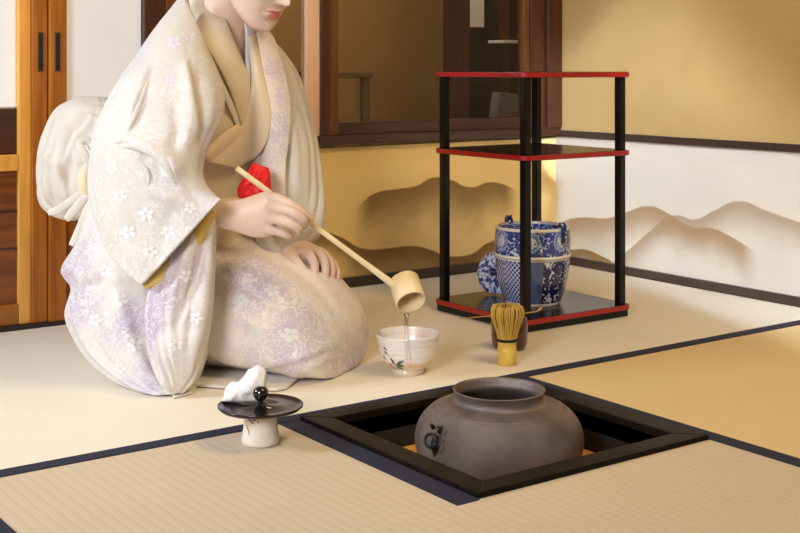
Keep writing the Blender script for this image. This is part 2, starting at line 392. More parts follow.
# ------------------------------------------------------------------ sunken hearth
HE = tag(empty('sunken_hearth', (.212, .212, -.1)), 'square sunken hearth with a black lacquered wooden frame holding the iron kettle', 'hearth')
bm = bmesh.new(); H0, H1, FWD, HT = 0, .4235, .036, .007
def frame_piece(bm, P):
    lo = [bm.verts.new((x, y, -.03)) for x, y in P]; hi = [bm.verts.new((x, y, HT)) for x, y in P]
    bm.faces.new(lo); bm.faces.new(hi)
    for i in range(4): bm.faces.new((lo[i], lo[(i+1) % 4], hi[(i+1) % 4], hi[i]))
a, b, c, d = H0, H0+FWD, H1-FWD, H1
for P in ([(a,a),(d,a),(c,b),(b,b)], [(d,a),(d,d),(c,c),(c,b)], [(d,d),(a,d),(b,c),(c,c)], [(a,d),(a,a),(b,b),(b,c)]):
    bm = bmesh.new(); frame_piece(bm, P); mesh_obj('frame_rail', bm, M['frame_wood'], HE, smooth=False, bevel=.0016, world=True)
bm = bmesh.new()
for q in ((b-.01, c+.01, b-.01, b), (b-.01, c+.01, c, c+.01), (b-.01, b, b, c), (c, c+.01, b, c)): bx(bm, *q, -.12, HT-.012)
mesh_obj('pit_wall', bm, M['pit'], HE, smooth=False, world=True)
box('clay_bed', b, c, b, c, -.12, -.060, M['ash'], HE, world=True)

# ------------------------------------------------------------------ iron kettle
def iron():
    g = G('cast_iron'); n = g.noise(g.obj, 400, 4, .7); n2 = g.noise(g.obj, 14, 3)
    z = g.sep(g.obj)[2]
    grain = g.math('MULTIPLY', n, g.rng(z, .118, .095, .3, 1.))
    g.bump(grain, 1., .0032)
    c = g.mix(g.rng(n2, .35, .7), (.19, .145, .13), (.10, .072, .062))
    c = g.mix(g.rng(n, .62, .8, 0., .6), c, (.16, .11, .09))
    return g.done(c, .40, Metallic=.35, Specular_IOR_Level=.9)
M['iron'] = iron()
KZ = -.0735
KT = tag(empty('iron_kettle', (.212, .212, KZ)), 'round dark brown cast iron kettle without its lid, sitting in the sunken hearth', 'kettle')
prof = [(.0, .0), (.06, .0), (.095, .012), (.117, .035), (.1235, .058), (.122, .075), (.115, .091), (.103, .1035), (.0955, .1083), (.083, .1125), (.072, .1145), (.0665, .117), (.0645, .121), (.0648, .126), (.0672, .1318), (.0678, .1335), (.0655, .1345), (.0632, .1325), (.061, .126), (.0605, .118), (.075, .105), (.105, .08), (.11, .05), (.08, .015), (0, .012)]
pr = [(p.x, p.y) for p in catmull([(a, b, 0) for a, b in prof], 3)]
i = min(range(len(pr)//2), key=lambda k: abs(pr[k][0]-.0955)+abs(pr[k][1]-.1083)*3)
pr[i:i+1] = [(.0970, .1076), (.0962, .1080), (.0952, .1062), (.0946, .1064), (.0940, .1090), (.0930, .1094)]
bm = bmesh.new(); lathe(bm, [(max(r, .0002), z) for r, z in pr], 96)
mesh_obj('body', bm, M['iron'], KT)
def lug(ang, K=1.45):
    # animal-mask ring lug: raised shield with rolled snout
    e_r = .1155; bm = bmesh.new()
    def S(u, v, h):   # u sideways, v up, h outward
        u, v, h = u*K, v*K, h*K
        r = e_r+h+.0035+(.0075 if v < 0 else .0075-.35*v) - .006; a = ang+u/e_r
        return Vector((r*math.cos(a), r*math.sin(a), .076+v))
    R = []
    for k in range(9):
        t = k/8; v = .016-.034*t
        wd = .011*math.sin(PI*min(1, .35+.65*(1-t)))*(1 if t < .5 else 1-(t-.5)*1.5)+.001
        hh = .006*math.sin(PI*(.15+.7*(1-t)))+.002
        R.append([S(wd*math.cos(q), v, -.004+hh*max(-.3, math.sin(q))) for q in [2*PI*i/14 for i in range(14)]])
    rings(bm, R)
    o = mesh_obj('ring_lug', bm, M['iron_dark'], KT, sub=1)
    bm = bmesh.new()
    tube(bm, [S(.007*math.cos(q), .004+.006*math.sin(q), .009) for q in [PI*2*i/14 for i in range(15)]], .0022, 8)
    tube(bm, [S(-.004, .013, .004), S(-.006, .017, .007), S(-.002, .0175, .009)], [.003, .0028, .002], 8)
    tube(bm, [S(.004, .012, .004), S(.006, .016, .006), S(.003, .0175, .008)], [.003, .0026, .002], 8)
    mesh_obj('rolled_ring', bm, M['iron_dark'], o)
M['iron_dark'] = mat('iron_dark', (.022, .015, .013), .45, metal=.4, bump=.3, bscale=300)
va = math.atan2(CAM.y-.212, CAM.x-.212)
lug(va-math.radians(47)); lug(va-math.radians(47)+PI)
bm = bmesh.new(); lathe(bm, [(.0003, .088), (.098, .088)], 48)
mesh_obj('hot_water', bm, mat('kettle_water', (.02, .02, .02), .05), KT)

glow = bpy.data.lights.new('embers_glow', 'POINT'); glow.energy = .07; glow.color = (1, .55, .15); glow.shadow_soft_size = .02
go = bpy.data.objects.new('embers_glow', glow); COL.objects.link(go); go.location = (.365, .365, -.045)
# ------------------------------------------------------------------ display shelf
SX0, SX1, SY0, SY1 = .677, .984, .685, .990
SH = tag(empty('display_shelf', ((SX0+SX1)/2, (SY0+SY1)/2, 0)), 'tall black lacquered three-tier tea shelf with red board edges', 'shelf')
M['red'] = mat('vermilion_lacquer', (.33, .006, .006), .35, coat=.3)
def board(z0, z1):
    rc = .022
    def outline(g):
        P = []
        for cx, cy, a0 in ((SX1-rc, SY1-rc, 0), (SX0+rc, SY1-rc, 90), (SX0+rc, SY0+rc, 180), (SX1-rc, SY0+rc, 270)):
            for k in range(7):
                a = math.radians(a0+15*k); P.append((cx+(rc-g)*math.cos(a), cy+(rc-g)*math.sin(a)))
        return P
    bm = bmesh.new()
    rings(bm, [[Vector((x, y, z)) for x, y in outline(g)] for z, g in ((z0, .002), (z0+.001, 0), (z1-.001, 0), (z1-.0004, .0012))])
    o = mesh_obj('shelf_board', bm, M['red'], SH, smooth=False, world=True)
    bm = bmesh.new()
    for za, zb in ((z1-.0002, z1+.0002), (z0-.0006, z0+.0002)):
        rings(bm, [[Vector((x, y, z)) for x, y in outline(.0028)] for z in (za, zb)])
    mesh_obj('lacquered_face', bm, M['lacquer'], o, smooth=False, world=True)
for z in ((.5095, .520), (.3435, .354), (.0155, .0265)): board(*z)
for x, y in ((SX0+.020, SY0+.020), (SX1-.020, SY0+.020), (SX0+.020, SY1-.020), (SX1-.020, SY1-.020)):
    for z0, z1 in ((.0265, .3435), (.354, .5095)):
        bm = bmesh.new(); bx(bm, x-.0085, x+.0085, y-.0085, y+.0085, z0, z1)
        mesh_obj('post', bm, M['lacquer'], SH, smooth=False, bevel=.002, world=True)
box('base_skirt', SX0+.008, SX1-.008, SY0+.008, SY1-.008, .0008, .0155, M['lacquer'], SH, bevel=.001, world=True)
SHT = .0269

# ------------------------------------------------------------------ blue and white water jar
def porcelain(mode):
    g = G('porcelain_'+mode); x, y, z = g.sep(g.obj)
    white, blue, deep = (.58, .63, .74), (.020, .045, .22), (.007, .012, .07)
    if mode == 'lid':
        v = g.mapping(g.obj, (1, 1, .4))
        a = g.noise(v, 55, 3, .6, 1.5); b = g.vor(v, 60)
        m = g.math('MAXIMUM', g.rng(a, .46, .54), g.rng(b, .32, .22))
        return g.done(g.mix(m, (.55, .62, .74), blue), .12, Coat_Weight=.6)
    ang = g.math('ARCTAN2', y, x)
    u = g.math('MULTIPLY', ang, .083); v = g.comb(u, z, 0.)
    # upper band: white medallions with rings on blue, lower: lattice diamonds, clouds
    cell = g.math('SUBTRACT', g.math('FRACT', g.math('ADD', g.math('DIVIDE', u, .0745), .12)), .5)
    cu = g.math('MULTIPLY', cell, .0745); cz = g.math('SUBTRACT', z, .138)
    rr = g.math('SQRT', g.math('ADD', g.math('MULTIPLY', cu, cu), g.math('MULTIPLY', cz, cz)))
    petal = g.math('MULTIPLY', g.math('ABSOLUTE', g.math('SINE', g.math('MULTIPLY', g.math('ARCTAN2', cz, cu), 5))), .0025)
    r2 = g.math('ADD', rr, petal)
    ring = g.math('ADD', g.math('MULTIPLY', g.rng(r2, .0180, .0190), g.rng(r2, .0240, .0230)), 0.)
    inner = g.rng(r2, .0160, .0150)
    scrib = g.rng(g.noise(v, 150, 3, .6, 2.), .52, .56)
    flor = g.rng(g.noise(v, 85, 4, .6, 2.0), .54, .59)
    up = g.mix(flor, blue, white)
    up = g.mix(ring, up, (.22, .32, .62)); up = g.mix(inner, up, g.mix(scrib, white, deep))
    s = .0105
    d1 = g.math('ABSOLUTE', g.math('SUBTRACT', g.math('FRACT', g.math('DIVIDE', g.math('ADD', u, z), s)), .5))
    d2 = g.math('ABSOLUTE', g.math('SUBTRACT', g.math('FRACT', g.math('DIVIDE', g.math('SUBTRACT', u, z), s)), .5))
    lat = g.rng(g.math('MINIMUM', d1, d2), .07, .13)
    lattice = g.mix(lat, white, blue)
    cloud = g.rng(g.noise(v, 60, 4, .6, 1.8), .56, .60)
    plain = g.mix(g.noise(v, 60, 3, .6), (.03, .06, .22), (.14, .20, .42))
    cl = g.mix(cloud, deep, white)
    seg = g.math('FRACT', g.math('ADD', g.math('DIVIDE', u, .165), .62))
    lowp = g.mix(g.rng(seg, .36, .37), lattice, g.mix(g.rng(seg, .60, .62), plain, cl))
    lowp = g.mix(g.rng(seg, .965, .97), lowp, plain)
    col = g.mix(g.rng(z, .1045, .1055), lowp, up)
    for z0, z1 in ((.0965, .1075), (.1585, .17), (-.01, .007)):
        band = g.math('MULTIPLY', g.rng(z, z0, z0+.0006), g.rng(z, z1, z1-.0006))
        col = g.mix(band, col, (.72, .68, .62))
    line = g.math('MULTIPLY', g.rng(z, .1012, .1016), g.rng(z, .1026, .1022))
    col = g.mix(line, col, (.10, .12, .25))
    return g.done(col, .12, Coat_Weight=.6)
jp = W(532.5, 300, 2.705)
JA = tag(empty('water_jar', (jp.x, jp.y, SHT)), 'blue and white porcelain water jar without lid on the bottom board of the tea shelf', 'jar')
prof = [(.0005, .004), (.052, .004), (.0535, .0), (.0585, .0), (.0605, .006), (.067, .022), (.0745, .05), (.079, .08), (.0795, .098), (.0822, .1), (.0824, .1055), (.0805, .108), (.0812, .125), (.0805, .145), (.079, .158), (.0795, .1605), (.078, .164), (.0745, .1645), (.0725, .160), (.072, .12), (.068, .05), (.05, .012), (.0005, .012)]
bm = bmesh.new(); lathe(bm, [(p.x, p.y) for p in catmull([(a, b, 0) for a, b in prof], 3)], 80); mesh_obj('body', bm, porcelain('body'), JA)
va = math.atan2(CAM.y-jp.y, CAM.x-jp.x)
M['deep_blue'] = mat('deep_blue_glaze', (.012, .02, .09), .15, coat=.5, col2=(.35, .42, .6), nscale=90, fac=(.55, .62))
for a in (va-math.radians(140), va+math.radians(50)):
    d = Vector((math.cos(a), math.sin(a), 0)); s = Vector((-d.y, d.x, 0)); bm = bmesh.new()
    # crouching-beast ear handle: loop plus ribbed back
    tube(bm, catmull([d*.073+Vector((0, 0, .160)), d*.079+Vector((0, 0, .171)), d*.084+Vector((0, 0, .170)), d*.087+Vector((0, 0, .158)), d*.085+Vector((0, 0, .143)), d*.080+Vector((0, 0, .134))], 4), [.006, .0065, .007, .007, .0065, .006, .0065, .007, .0072, .007, .0065, .006, .0055, .006, .0065, .006, .005, .0045, .004, .004, .003], 10)
    for k in (-1, 1):
        tube(bm, [d*.080+s*k*.004+Vector((0, 0, .170)), d*.080+s*k*.007+Vector((0, 0, .178))], [.0035, .002], 8)
    mesh_obj('ear_handle', bm, M['deep_blue'], JA)
bm = bmesh.new(); lathe(bm, [(.0004, .150), (.0715, .150)], 48); mesh_obj('water_surface', bm, mat('jar_water', (.02, .03, .06), .03), JA)
# lid leaning on the jar
lc = W(496.5, 270, 2.80)
ld = (RV*(-.50)+FV*(-.80)+Vector((0, 0, .22))).normalized()
LID_R = .0475
lid = bpy.data.objects.new('jar_lid', None); COL.objects.link(lid)
tag(lid, 'blue and white porcelain lid leaning on its edge against the water jar', 'jar lid')
zax = ld; xax = Vector((0, 0, 1)).cross(zax).normalized(); yax = zax.cross(xax)
lowest = LID_R*math.sqrt(1-zax.z**2)
lid.matrix_basis = Matrix((( xax.x, yax.x, zax.x, lc.x), (xax.y, yax.y, zax.y, lc.y), (xax.z, yax.z, zax.z, SHT+lowest+.0015), (0, 0, 0, 1)))
bm = bmesh.new(); lathe(bm, [(.0004, -.003), (.04, -.003), (LID_R-.001, -.002), (LID_R, .001), (LID_R-.002, .003), (.035, .007), (.018, .010), (.0004, .011)], 56); o = mesh_obj('lid_plate', bm, porcelain('lid'), lid)
bm = bmesh.new(); lathe(bm, [(.0004, .009), (.006, .010), (.005, .014), (.009, .018), (.008, .022), (.0004, .024)], 24); mesh_obj('knob', bm, M['deep_blue'], lid)

# ------------------------------------------------------------------ tea bowl
bp = FL(408, 372.5)
def bowlmat():
    g = G('raku_white_glaze'); x, y, z = g.sep(g.obj)
    n = g.noise(g.mapping(g.obj, (8, 8, 90)), 2.2, 4, .6); 
    c = g.mix(g.rng(n, .45, .72), (.82, .77, .73), (.70, .58, .48))
    band = g.math('MULTIPLY', g.rng(z, .012, .017), g.rng(z, .028, .021)); c = g.mix(g.math('MULTIPLY', band, .75), c, (.66, .40, .16)); c = g.mix(g.rng(z, .012, .008, 0., .7), c, (.62, .48, .28))
    v = g.comb(g.math('SUBTRACT', x, .030), g.math('SUBTRACT', y, .01), g.math('SUBTRACT', z, .06))
    ln = g.N.new('ShaderNodeVectorMath'); ln.operation = 'LENGTH'; g.L.new(v, ln.inputs[0])
    c = g.mix(g.rng(ln.outputs['Value'], .026, .008, 0., .7), c, (.70, .22, .12))
    g.bump(g.noise(g.mapping(g.obj, (2, 2, 140)), 1.3, 3), .25, .0010)
    return g.done(c, .28, Coat_Weight=.4)
TB = tag(empty('tea_bowl', (bp.x, bp.y, 0)), 'white glazed tea bowl painted with green leaves, on the mat under the ladle', 'bowl')
prof = [(.0005, .005), (.022, .005), (.0235, .0), (.0275, .0), (.0285, .004), (.0275, .010), (.034, .013), (.042, .020), (.0485, .034), (.0525, .05), (.0555, .064), (.0562, .0675), (.0550, .0695), (.0530, .0685), (.0515, .062), (.0475, .045), (.040, .026), (.025, .014), (.0005, .011)]
pb = [(p.x, p.y) for p in catmull([(a, b, 0) for a, b in prof], 4)]
bm = bmesh.new(); lathe(bm, pb, 72, wob=lambda a, k: 1+.008*math.sin(2*a+.6)+.005*math.sin(3*a+k*.15)); mesh_obj('bowl_body', bm, bowlmat(), TB)
def bowl_r(z):
    L = sorted([(zz, r) for r, zz in pb[:50] if r > .02 and zz > .008]); 
    for (z0, r0), (z1, r1) in zip(L[:-1], L[1:]):
        if z0 <= z <= z1: return r0+(r1-r0)*(z-z0)/(z1-z0+1e-9)
    return .05
va = math.atan2(CAM.y-bp.y, CAM.x-bp.x)
M['leaf'] = mat('painted_leaf', (.035, .085, .055), .3, col2=(.10, .20, .12), nscale=120)
M['leaf_dark'] = mat('painted_leaf_dark', (.02, .022, .02), .3)
bm = bmesh.new()
def leaf(bm, px, py, ang, ln, wd):
    R1 = []
    for k in range(9):
        t = k/8; h = wd*math.sin(PI*t**.8)*.5
        R1.append([(px+ln*t*math.cos(ang)+s*h*math.sin(ang), py+ln*t*math.sin(ang)-s*h*math.cos(ang)) for s in (-1, 0, 1)])
    V = []
    for row in R1:
        q = []
        for u, z in row:
            r = bowl_r(z)*1.014+.0006; a = va+u/.05; q.append(bm.verts.new((r*math.cos(a), r*math.sin(a), z)))
        V.append(q)
    for a_, b_ in zip(V[:-1], V[1:]):
        for i in (0, 1): bm.faces.new((a_[i], a_[i+1], b_[i+1], b_[i]))
LX = -.0255
for p in ((LX, .021, 2.05, .017, .0050), (LX+.002, .022, .55, .020, .0056), (LX+.001, .020, .1, .018, .0052), (LX-.001, .0165, -.12, .017, .0042)): leaf(bm, *p)
o = mesh_obj('painted_leaves', bm, M['leaf'], TB)
bm = bmesh.new()
for p in ((-.045, .052, -.55, .010, .003), (-.046, .045, -.5, .012, .003), (-.052, .036, -.9, .010, .003), (-.040, .024, -.9, .014, .0026), (-.037, .019, -.75, .012, .0022)): leaf(bm, *p)
mesh_obj('painted_stem', bm, M['leaf_dark'], TB)

# ------------------------------------------------------------------ bamboo ladle and water
M['bamboo'] = mat('pale_bamboo', (.84, .70, .43), .42, col2=(.80, .64, .36), nscale=40, stretch=(1, 1, 1))
M['bamboo_in'] = mat('bamboo_inside', (.55, .38, .14), .5)
LA = tag(empty('water_ladle', (bp.x, bp.y, .08)), 'pale bamboo water ladle held in the right hand, tipped over the tea bowl', 'ladle')
LD = 2.15
c_open = W(412, 303.5, LD-.012); c_back = W(403, 279.5, LD+.008); ax = (c_open-c_back).normalized()
ax = (ax+FV*(-.55)).normalized()
up = Vector((0, 0, 1)); s = ax.cross(up).normalized(); t2 = s.cross(ax).normalized()
cm = (c_open+c_back)/2
bm = bmesh.new()
def ring(c, r, n=40): return [c+r*(math.cos(q)*s+math.sin(q)*t2) for q in [2*PI*i/n for i in range(n)]]
L2, RO = .0245, .0262
rings(bm, [ring(cm-ax*L2, .0005), ring(cm-ax*L2, RO-.0015), ring(cm-ax*(L2-.0012), RO), ring(cm+ax*(L2-.001), RO), ring(cm+ax*L2, RO-.0008), ring(cm+ax*L2, RO-.003), ring(cm+ax*(L2-.003), RO-.0035), ring(cm-ax*(L2-.004), RO-.004), ring(cm-ax*(L2-.004), .0005)], close_ends=False)
mesh_obj('cup', bm, M['bamboo'], LA, world=True)
hA, hB = W(236.5, 168, 2.10), W(394, 285, LD-.004)
bm = bmesh.new(); hd = (hB-hA).normalized(); pts = [hA+(hB-hA)*k/14 for k in range(15)]
tube(bm, pts+[hB+hd*.010], [.0048]*5+[.0046]*6+[.0048, .0052, .0058, .0062, .004], 14, flat=.55, up=FV)
mesh_obj('handle', bm, M['bamboo'], LA, world=True)
WS = tag(empty('poured_water', (bp.x, bp.y, .03)), 'thin clear stream of water falling from the ladle into the tea bowl', 'water')
M['water'] = mat('clear_water', (.95, .97, 1), .02, trans=1, ior=1.33)
w0 = W(406.5, 314, LD-.014); bm = bmesh.new()
for dx, r in ((-.0030, .0013), (.0028, .0013)):
    P = [Vector((w0.x, w0.y, 0))+RV*(dx+.0006*math.sin(k*1.2+dx*900))+Vector((0, 0, w0.z-(w0.z-.030)*k/12)) for k in range(13)]
    tube(bm, P, [r*(1-.3*k/12) for k in range(13)], 10)
P = [Vector((w0.x, w0.y, 0))+Vector((0, 0, w0.z+.001-.020*k/6)) for k in range(7)]
tube(bm, P, [.0042, .0038, .0032, .0026, .002, .0014, .0006], 12, flat=.35, up=FV)
mesh_obj('stream', bm, M['water'], WS, world=True)
bm = bmesh.new(); lathe(bm, [(.0004, .0305), (.012, .0303), (.020, .0306), (.040, .030)], 48, c=(0, 0, -.03)); mesh_obj('pool', bm, M['water'], WS)
del s

# ------------------------------------------------------------------ tea caddy, scoop, whisk
cp = FL(509.5, 348.5)
M['maroon'] = mat('maroon_lacquer', (.060, .008, .006), .2, coat=.7)
TC = tag(empty('tea_caddy', (cp.x, cp.y, 0)), 'small dark red lacquered tea caddy standing behind the bamboo whisk', 'tea caddy')
CH = .062
bm = bmesh.new(); lathe(bm, [(.0005, 0), (.026, 0), (.0305, .003), (.0335, .012), (.0345, .024), (.0345, .0412)], 56); mesh_obj('body', bm, M['maroon'], TC)
bm = bmesh.new(); lathe(bm, [(.0350, .0414), (.0352, .046), (.0345, .055), (.031, .0605), (.022, CH-.0004), (.0005, CH)], 56); mesh_obj('lid', bm, M['maroon'], TC)
sA, sB = W(453, 326.5, 2.275), W(547, 317, 2.345)
top = Vector((cp.x, cp.y, CH+.0018))
sd = (sB-sA); sd.z = 0; sd.normalize()
SC = tag(empty('tea_scoop', top), 'slender bamboo tea scoop lying across the lid of the dark red caddy', 'tea scoop')
wA = top-sd*.104; wB = top+sd*.052
P = catmull([wA, top-sd*.05+Vector((0, 0, .0005)), top, top+sd*.045+Vector((0, 0, .001)), top+sd*.060+Vector((0, 0, .003)), top+sd*.068+Vector((0, 0, .009))], 5)
bm = bmesh.new(); tube(bm, P, [.0018+.0012*(i/len(P))**2+(.0012 if i > len(P)-5 else 0) for i in range(len(P))], 10, flat=.45, up=(0, 0, 1))
mesh_obj('scoop_body', bm, mat('scoop_bamboo', (.50, .28, .09), .4), SC, world=True)
wp = FL(507, 364.5)
CHS = tag(empty('tea_whisk', (wp.x, wp.y, 0)), 'bamboo tea whisk standing on its handle with fine tines upward', 'tea whisk')
CHS.scale = (1.22, 1.22, 1.05)
M['whisk'] = mat('whisk_bamboo', (.72, .50, .10), .42, col2=(.62, .40, .07), nscale=60)
M['whisk_t'] = mat('whisk_tines', (.62, .40, .07), .45)
zs = .0425
bm = bmesh.new(); lathe(bm, [(.0005, .001), (.0125, .0), (.0138, .001), (.0136, .018), (.0142, .024), (.0140, .026), (.0136, .027), (.0136, .034), (.0140, zs)], 40); mesh_obj('handle', bm, M['whisk'], CHS)
bm = bmesh.new(); 
for k in range(3): tube(bm, [Vector((.0150*math.cos(q), .0150*math.sin(q), zs-.0015+.0016*k)) for q in [2*PI*i/40 for i in range(41)]], .0009, 6)
mesh_obj('binding_thread', bm, mat('black_thread', (.01, .01, .01), .7), CHS)
TINE = None
for k in range(96):
    a = 2*PI*k/96; inner = k % 2
    prf = [(.0135, zs-.002), (.0152, zs+.012), (.0198, zs+.028), (.0236, zs+.042), (.0232, zs+.052), (.0195, zs+.0580), (.0165, zs+.0565)] if not inner else [(.0125, zs-.002), (.012, zs+.014), (.0105, zs+.028), (.0125, zs+.044), (.0140, zs+.054), (.010, zs+.057)]
    bm = bmesh.new(); Pq = catmull([Vector((r, 0, z)) for r, z in prf], 3)
    if k < 2:
        tube(bm, Pq, [.00085 if not inner else .0007]*(len(Pq)-4)+[.0006]*4, 5, flat=.7)
        o = mesh_obj('tine', bm, M['whisk_t'], CHS); o.rotation_euler = (0, 0, a)
        if k == 0: T0 = o
        else: T1 = o
    else:
        bm.free(); o = (T1 if inner else T0).copy(); COL.objects.link(o); o.parent = CHS; o.rotation_euler = (random.uniform(-.015, .015), random.uniform(-.02, .02), a+random.uniform(-.015, .015))

# ------------------------------------------------------------------ lid rest, kettle lid, folded cloth
rp = FL(260.5, 443)
M['cream'] = mat('cream_glaze', (.72, .66, .55), .3, coat=.4, col2=(.66, .58, .46), nscale=40)
RS = tag(empty('lid_rest', (rp.x, rp.y, 0)), 'small cream ceramic stand with a painted plum twig, under the dark kettle lid', 'lid rest')
HR = .046
bm = bmesh.new(); lathe(bm, [(.0004, .001), (.024, .0), (.0262, .001), (.0272, .004), (.0265, .012), (.0242, .022), (.0235, .034), (.0242, .044), (.0235, HR), (.021, HR), (.020, .03), (.0004, .02)], 48); mesh_obj('stand_body', bm, M['cream'], RS)
bm = bmesh.new(); va = math.atan2(CAM.y-rp.y, CAM.x-rp.x)
def SR(u, z): a = va+u/.0245; r = .0256-abs(z-.03)*.03 if z > .02 else .0262; return Vector((r*math.cos(a), r*math.sin(a), z))
M['twig'] = mat('painted_twig', (.16, .02, .03), .4)
tube(bm, [SR(-.022, .030), SR(-.018, .024), SR(-.016, .018)], .0005, 6); tube(bm, [SR(-.020, .040), SR(-.014, .037), SR(-.010, .034)], .0006, 6); tube(bm, [SR(-.012, .040), SR(-.006, .0385)], .0005, 6)
for u, z in ((-.014, .041), (-.004, .036), (-.009, .039)): tube(bm, [SR(u, z), SR(u+.001, z+.0006)], .0011, 6)
mesh_obj('painted_twig', bm, M['twig'], RS)
KL = tag(empty('kettle_lid', (rp.x, rp.y, HR)), 'flat dark metal kettle lid with round knob, resting on the cream stand', 'kettle lid')
M['bronze'] = mat('dark_bronze', (.022, .013, .012), .22, metal=.6, coat=.3, bump=.1, bscale=200)
bm = bmesh.new(); lathe(bm, [(.0004, .0002), (.046, .0002), (.056, .003), (.0602, .0065), (.0605, .0085), (.0592, .0088), (.0575, .0072), (.050, .0062), (.014, .0066), (.0125, .0078), (.009, .0082), (.0004, .0082)], 96); mesh_obj('lid_plate', bm, M['bronze'], KL)
bm = bmesh.new(); lathe(bm, [(.0004, .008), (.0042, .0082), (.0032, .011), (.0034, .013), (.0075, .0165), (.0108, .0215), (.0112, .025), (.0098, .030), (.006, .0335), (.0004, .0345)], 40); mesh_obj('knob', bm, mat('black_knob', (.006, .005, .005), .12, coat=.8), KL)
bm = bmesh.new()
for k in range(5):
    a = 2*PI*k/5; tube(bm, [Vector((0, 0, .0082)), Vector((.006*math.cos(a), .006*math.sin(a), .0092)), Vector((.010*math.cos(a), .010*math.sin(a), .0084))], [.002, .0032, .001], 8, flat=.5)
mesh_obj('flower_washer', bm, M['bronze'], KL)
TW = empty('folded_cloth', (rp.x, rp.y, HR+.008)); tag(TW, 'crumpled white linen cloth lying on the dark kettle lid', 'cloth')
def crumple():
    # gathered linen: a thick soft loaf with deep pleats standing up to a peak at the right
    bm = bmesh.new(); base = Vector((rp.x, rp.y, HR+.0078))
    n = 44; R = []
    path = [(-.054, 0, .004, .004), (-.049, 0, .012, .016), (-.040, 0, .017, .026), (-.031, 0, .018, .027), (-.023, 0, .018, .033), (-.013, 0, .018, .045), (-.003, 0, .016, .051), (.005, 0, .012, .046), (.010, 0, .004, .024)]
    for (u, zt, wv, h) in [lerp_list([(k/8, *p) for k, p in enumerate(path)], i/32) for i in range(33)]:
        ctr = base+RV*(u-.003)+FV*(.021)
        ring_ = []
        for q in range(n):
            a = 2*PI*q/n; ca, sa = math.cos(a), math.sin(a)
            zz = max(0, h*(.5+.5*math.copysign(abs(sa)**.8, sa)))
            yy = wv*math.copysign(abs(ca)**.8, ca)*(1.15-.35*zz/.055)
            p = ctr+FV*yy+Vector((0, 0, zz)); ring_.append(p)
        R.append(ring_)
    V = rings(bm, R)
    for v in bm.verts:
        p = v.co-base; u = p.dot(RV); lift = max(0, min(1, p.z/.012))
        w1 = math.sin((u*1.0+p.z*.55)*300)*.0016+math.sin((u*1.6-p.z*.6)*210+1)*.0016
        nz = noise.noise(p*55)*.005
        dirv = (FV*p.dot(FV)+Vector((0, 0, p.z*.3))); dirv = dirv.normalized() if dirv.length > 1e-5 else Vector((0, 0, 1))
        w1 += (abs(math.sin((u+.25*p.z)*165+.6))**.6-.6)*.0055
        v.co += dirv*(w1+nz)*lift+RV*noise.noise(p*50+Vector((5, 1, 2)))*.006*lift
        if v.co.z < base.z: v.co.z = base.z
    return bm
o = mesh_obj('cloth', crumple(), mat('white_linen', (.76, .74, .73), .9, bump=.3, bscale=500), TW, world=True, sub=1)
# ------------------------------------------------------------------ person
FACE = RV*.915-FV*.405; LAT = RV*.405+FV*.915; ZV = Vector((0, 0, 1))
def px_of(p):
    d = p-CAM; dep = d.dot(FV); return 400+FPX*d.dot(RV)/dep, HOR-FPX*d.z/dep
def Q(r, d, z=0): return Vector((CAM.x, CAM.y, 0))+RV*r+FV*d+ZV*z
PR = empty('person', Q(-.40, 2.33, 0))
tag(PR, 'person in a pale floral kimono kneeling beside the hearth, pouring water with a bamboo ladle', 'person')
def kimono(name, base, tint, line, plain=.0, pscale=34, tscale=5., bump=.25):
    g = G(name); o = g.obj
    big = g.rng(g.noise(o, tscale, 3, .55), .42, .66)
    fine = g.noise(o, 900, 2)
    c = g.mix(big, base, tint)
    wv = g.N.new('ShaderNodeVectorMath'); wv.operation = 'ADD'; g.L.new(o, wv.inputs[0])
    nn = g.N.new('ShaderNodeTexNoise'); nn.inputs['Scale'].default_value = 26; g.L.new(o, nn.inputs[0])
    sc = g.N.new('ShaderNodeVectorMath'); sc.operation = 'SCALE'; sc.inputs['Scale'].default_value = .022; g.L.new(nn.outputs[1], sc.inputs[0]); g.L.new(sc.outputs[0], wv.inputs[1])
    d = g.vor(wv.outputs[0], pscale)
    rings_ = g.math('ABSOLUTE', g.math('SINE', g.math('MULTIPLY', d, 9)))
    l1 = g.rng(rings_, .30, .08)
    cn = g.noise(wv.outputs[0], pscale*1.5, 3, .5, 1.2); l2 = g.rng(g.math('ABSOLUTE', g.math('SUBTRACT', cn, .5)), .030, .010)
    ln = g.math('MULTIPLY', g.math('MAXIMUM', l1, l2), g.rng(g.noise(o, 8, 2), .36, .58, plain, 1.))
    c = g.mix(g.math('MULTIPLY', ln, .75), c, line)
    g.bump(g.math('ADD', g.math('MULTIPLY', fine, .5), g.math('MULTIPLY', ln, .5)), bump, .0008)
    return g.done(c, .75, Sheen_Weight=.08, Specular_IOR_Level=.25)
M['kimono'] = kimono('kimono_silk', (.66, .62, .55), (.64, .60, .56), (.72, .70, .67), 0., 26, 4, .2)
M['kimono_pattern'] = kimono('kimono_pattern', (.62, .575, .53), (.46, .38, .46), (.70, .67, .65), .4, 34, 7)
M['kimono_lap'] = kimono('kimono_lap', (.74, .66, .58), (.58, .50, .57), (.84, .80, .72), .55, 40, 9)
M['kimono_sleeve'] = kimono('kimono_sleeve', (.61, .57, .50), (.545, .50, .52), (.70, .68, .67), .25, 34, 5)
M['collar'] = mat('collar_silk', (.75, .65, .50), .7, col2=(.71, .61, .46), nscale=14, bump=.25, bscale=900)
M['collar_pattern'] = kimono('collar_pattern', (.72, .66, .58), (.58, .50, .58), (.80, .76, .72), .3, 60, 16)
M['sash'] = mat('sash_silk', (.84, .70, .52), .6, col2=(.78, .64, .46), nscale=18, bump=.3, bscale=700)
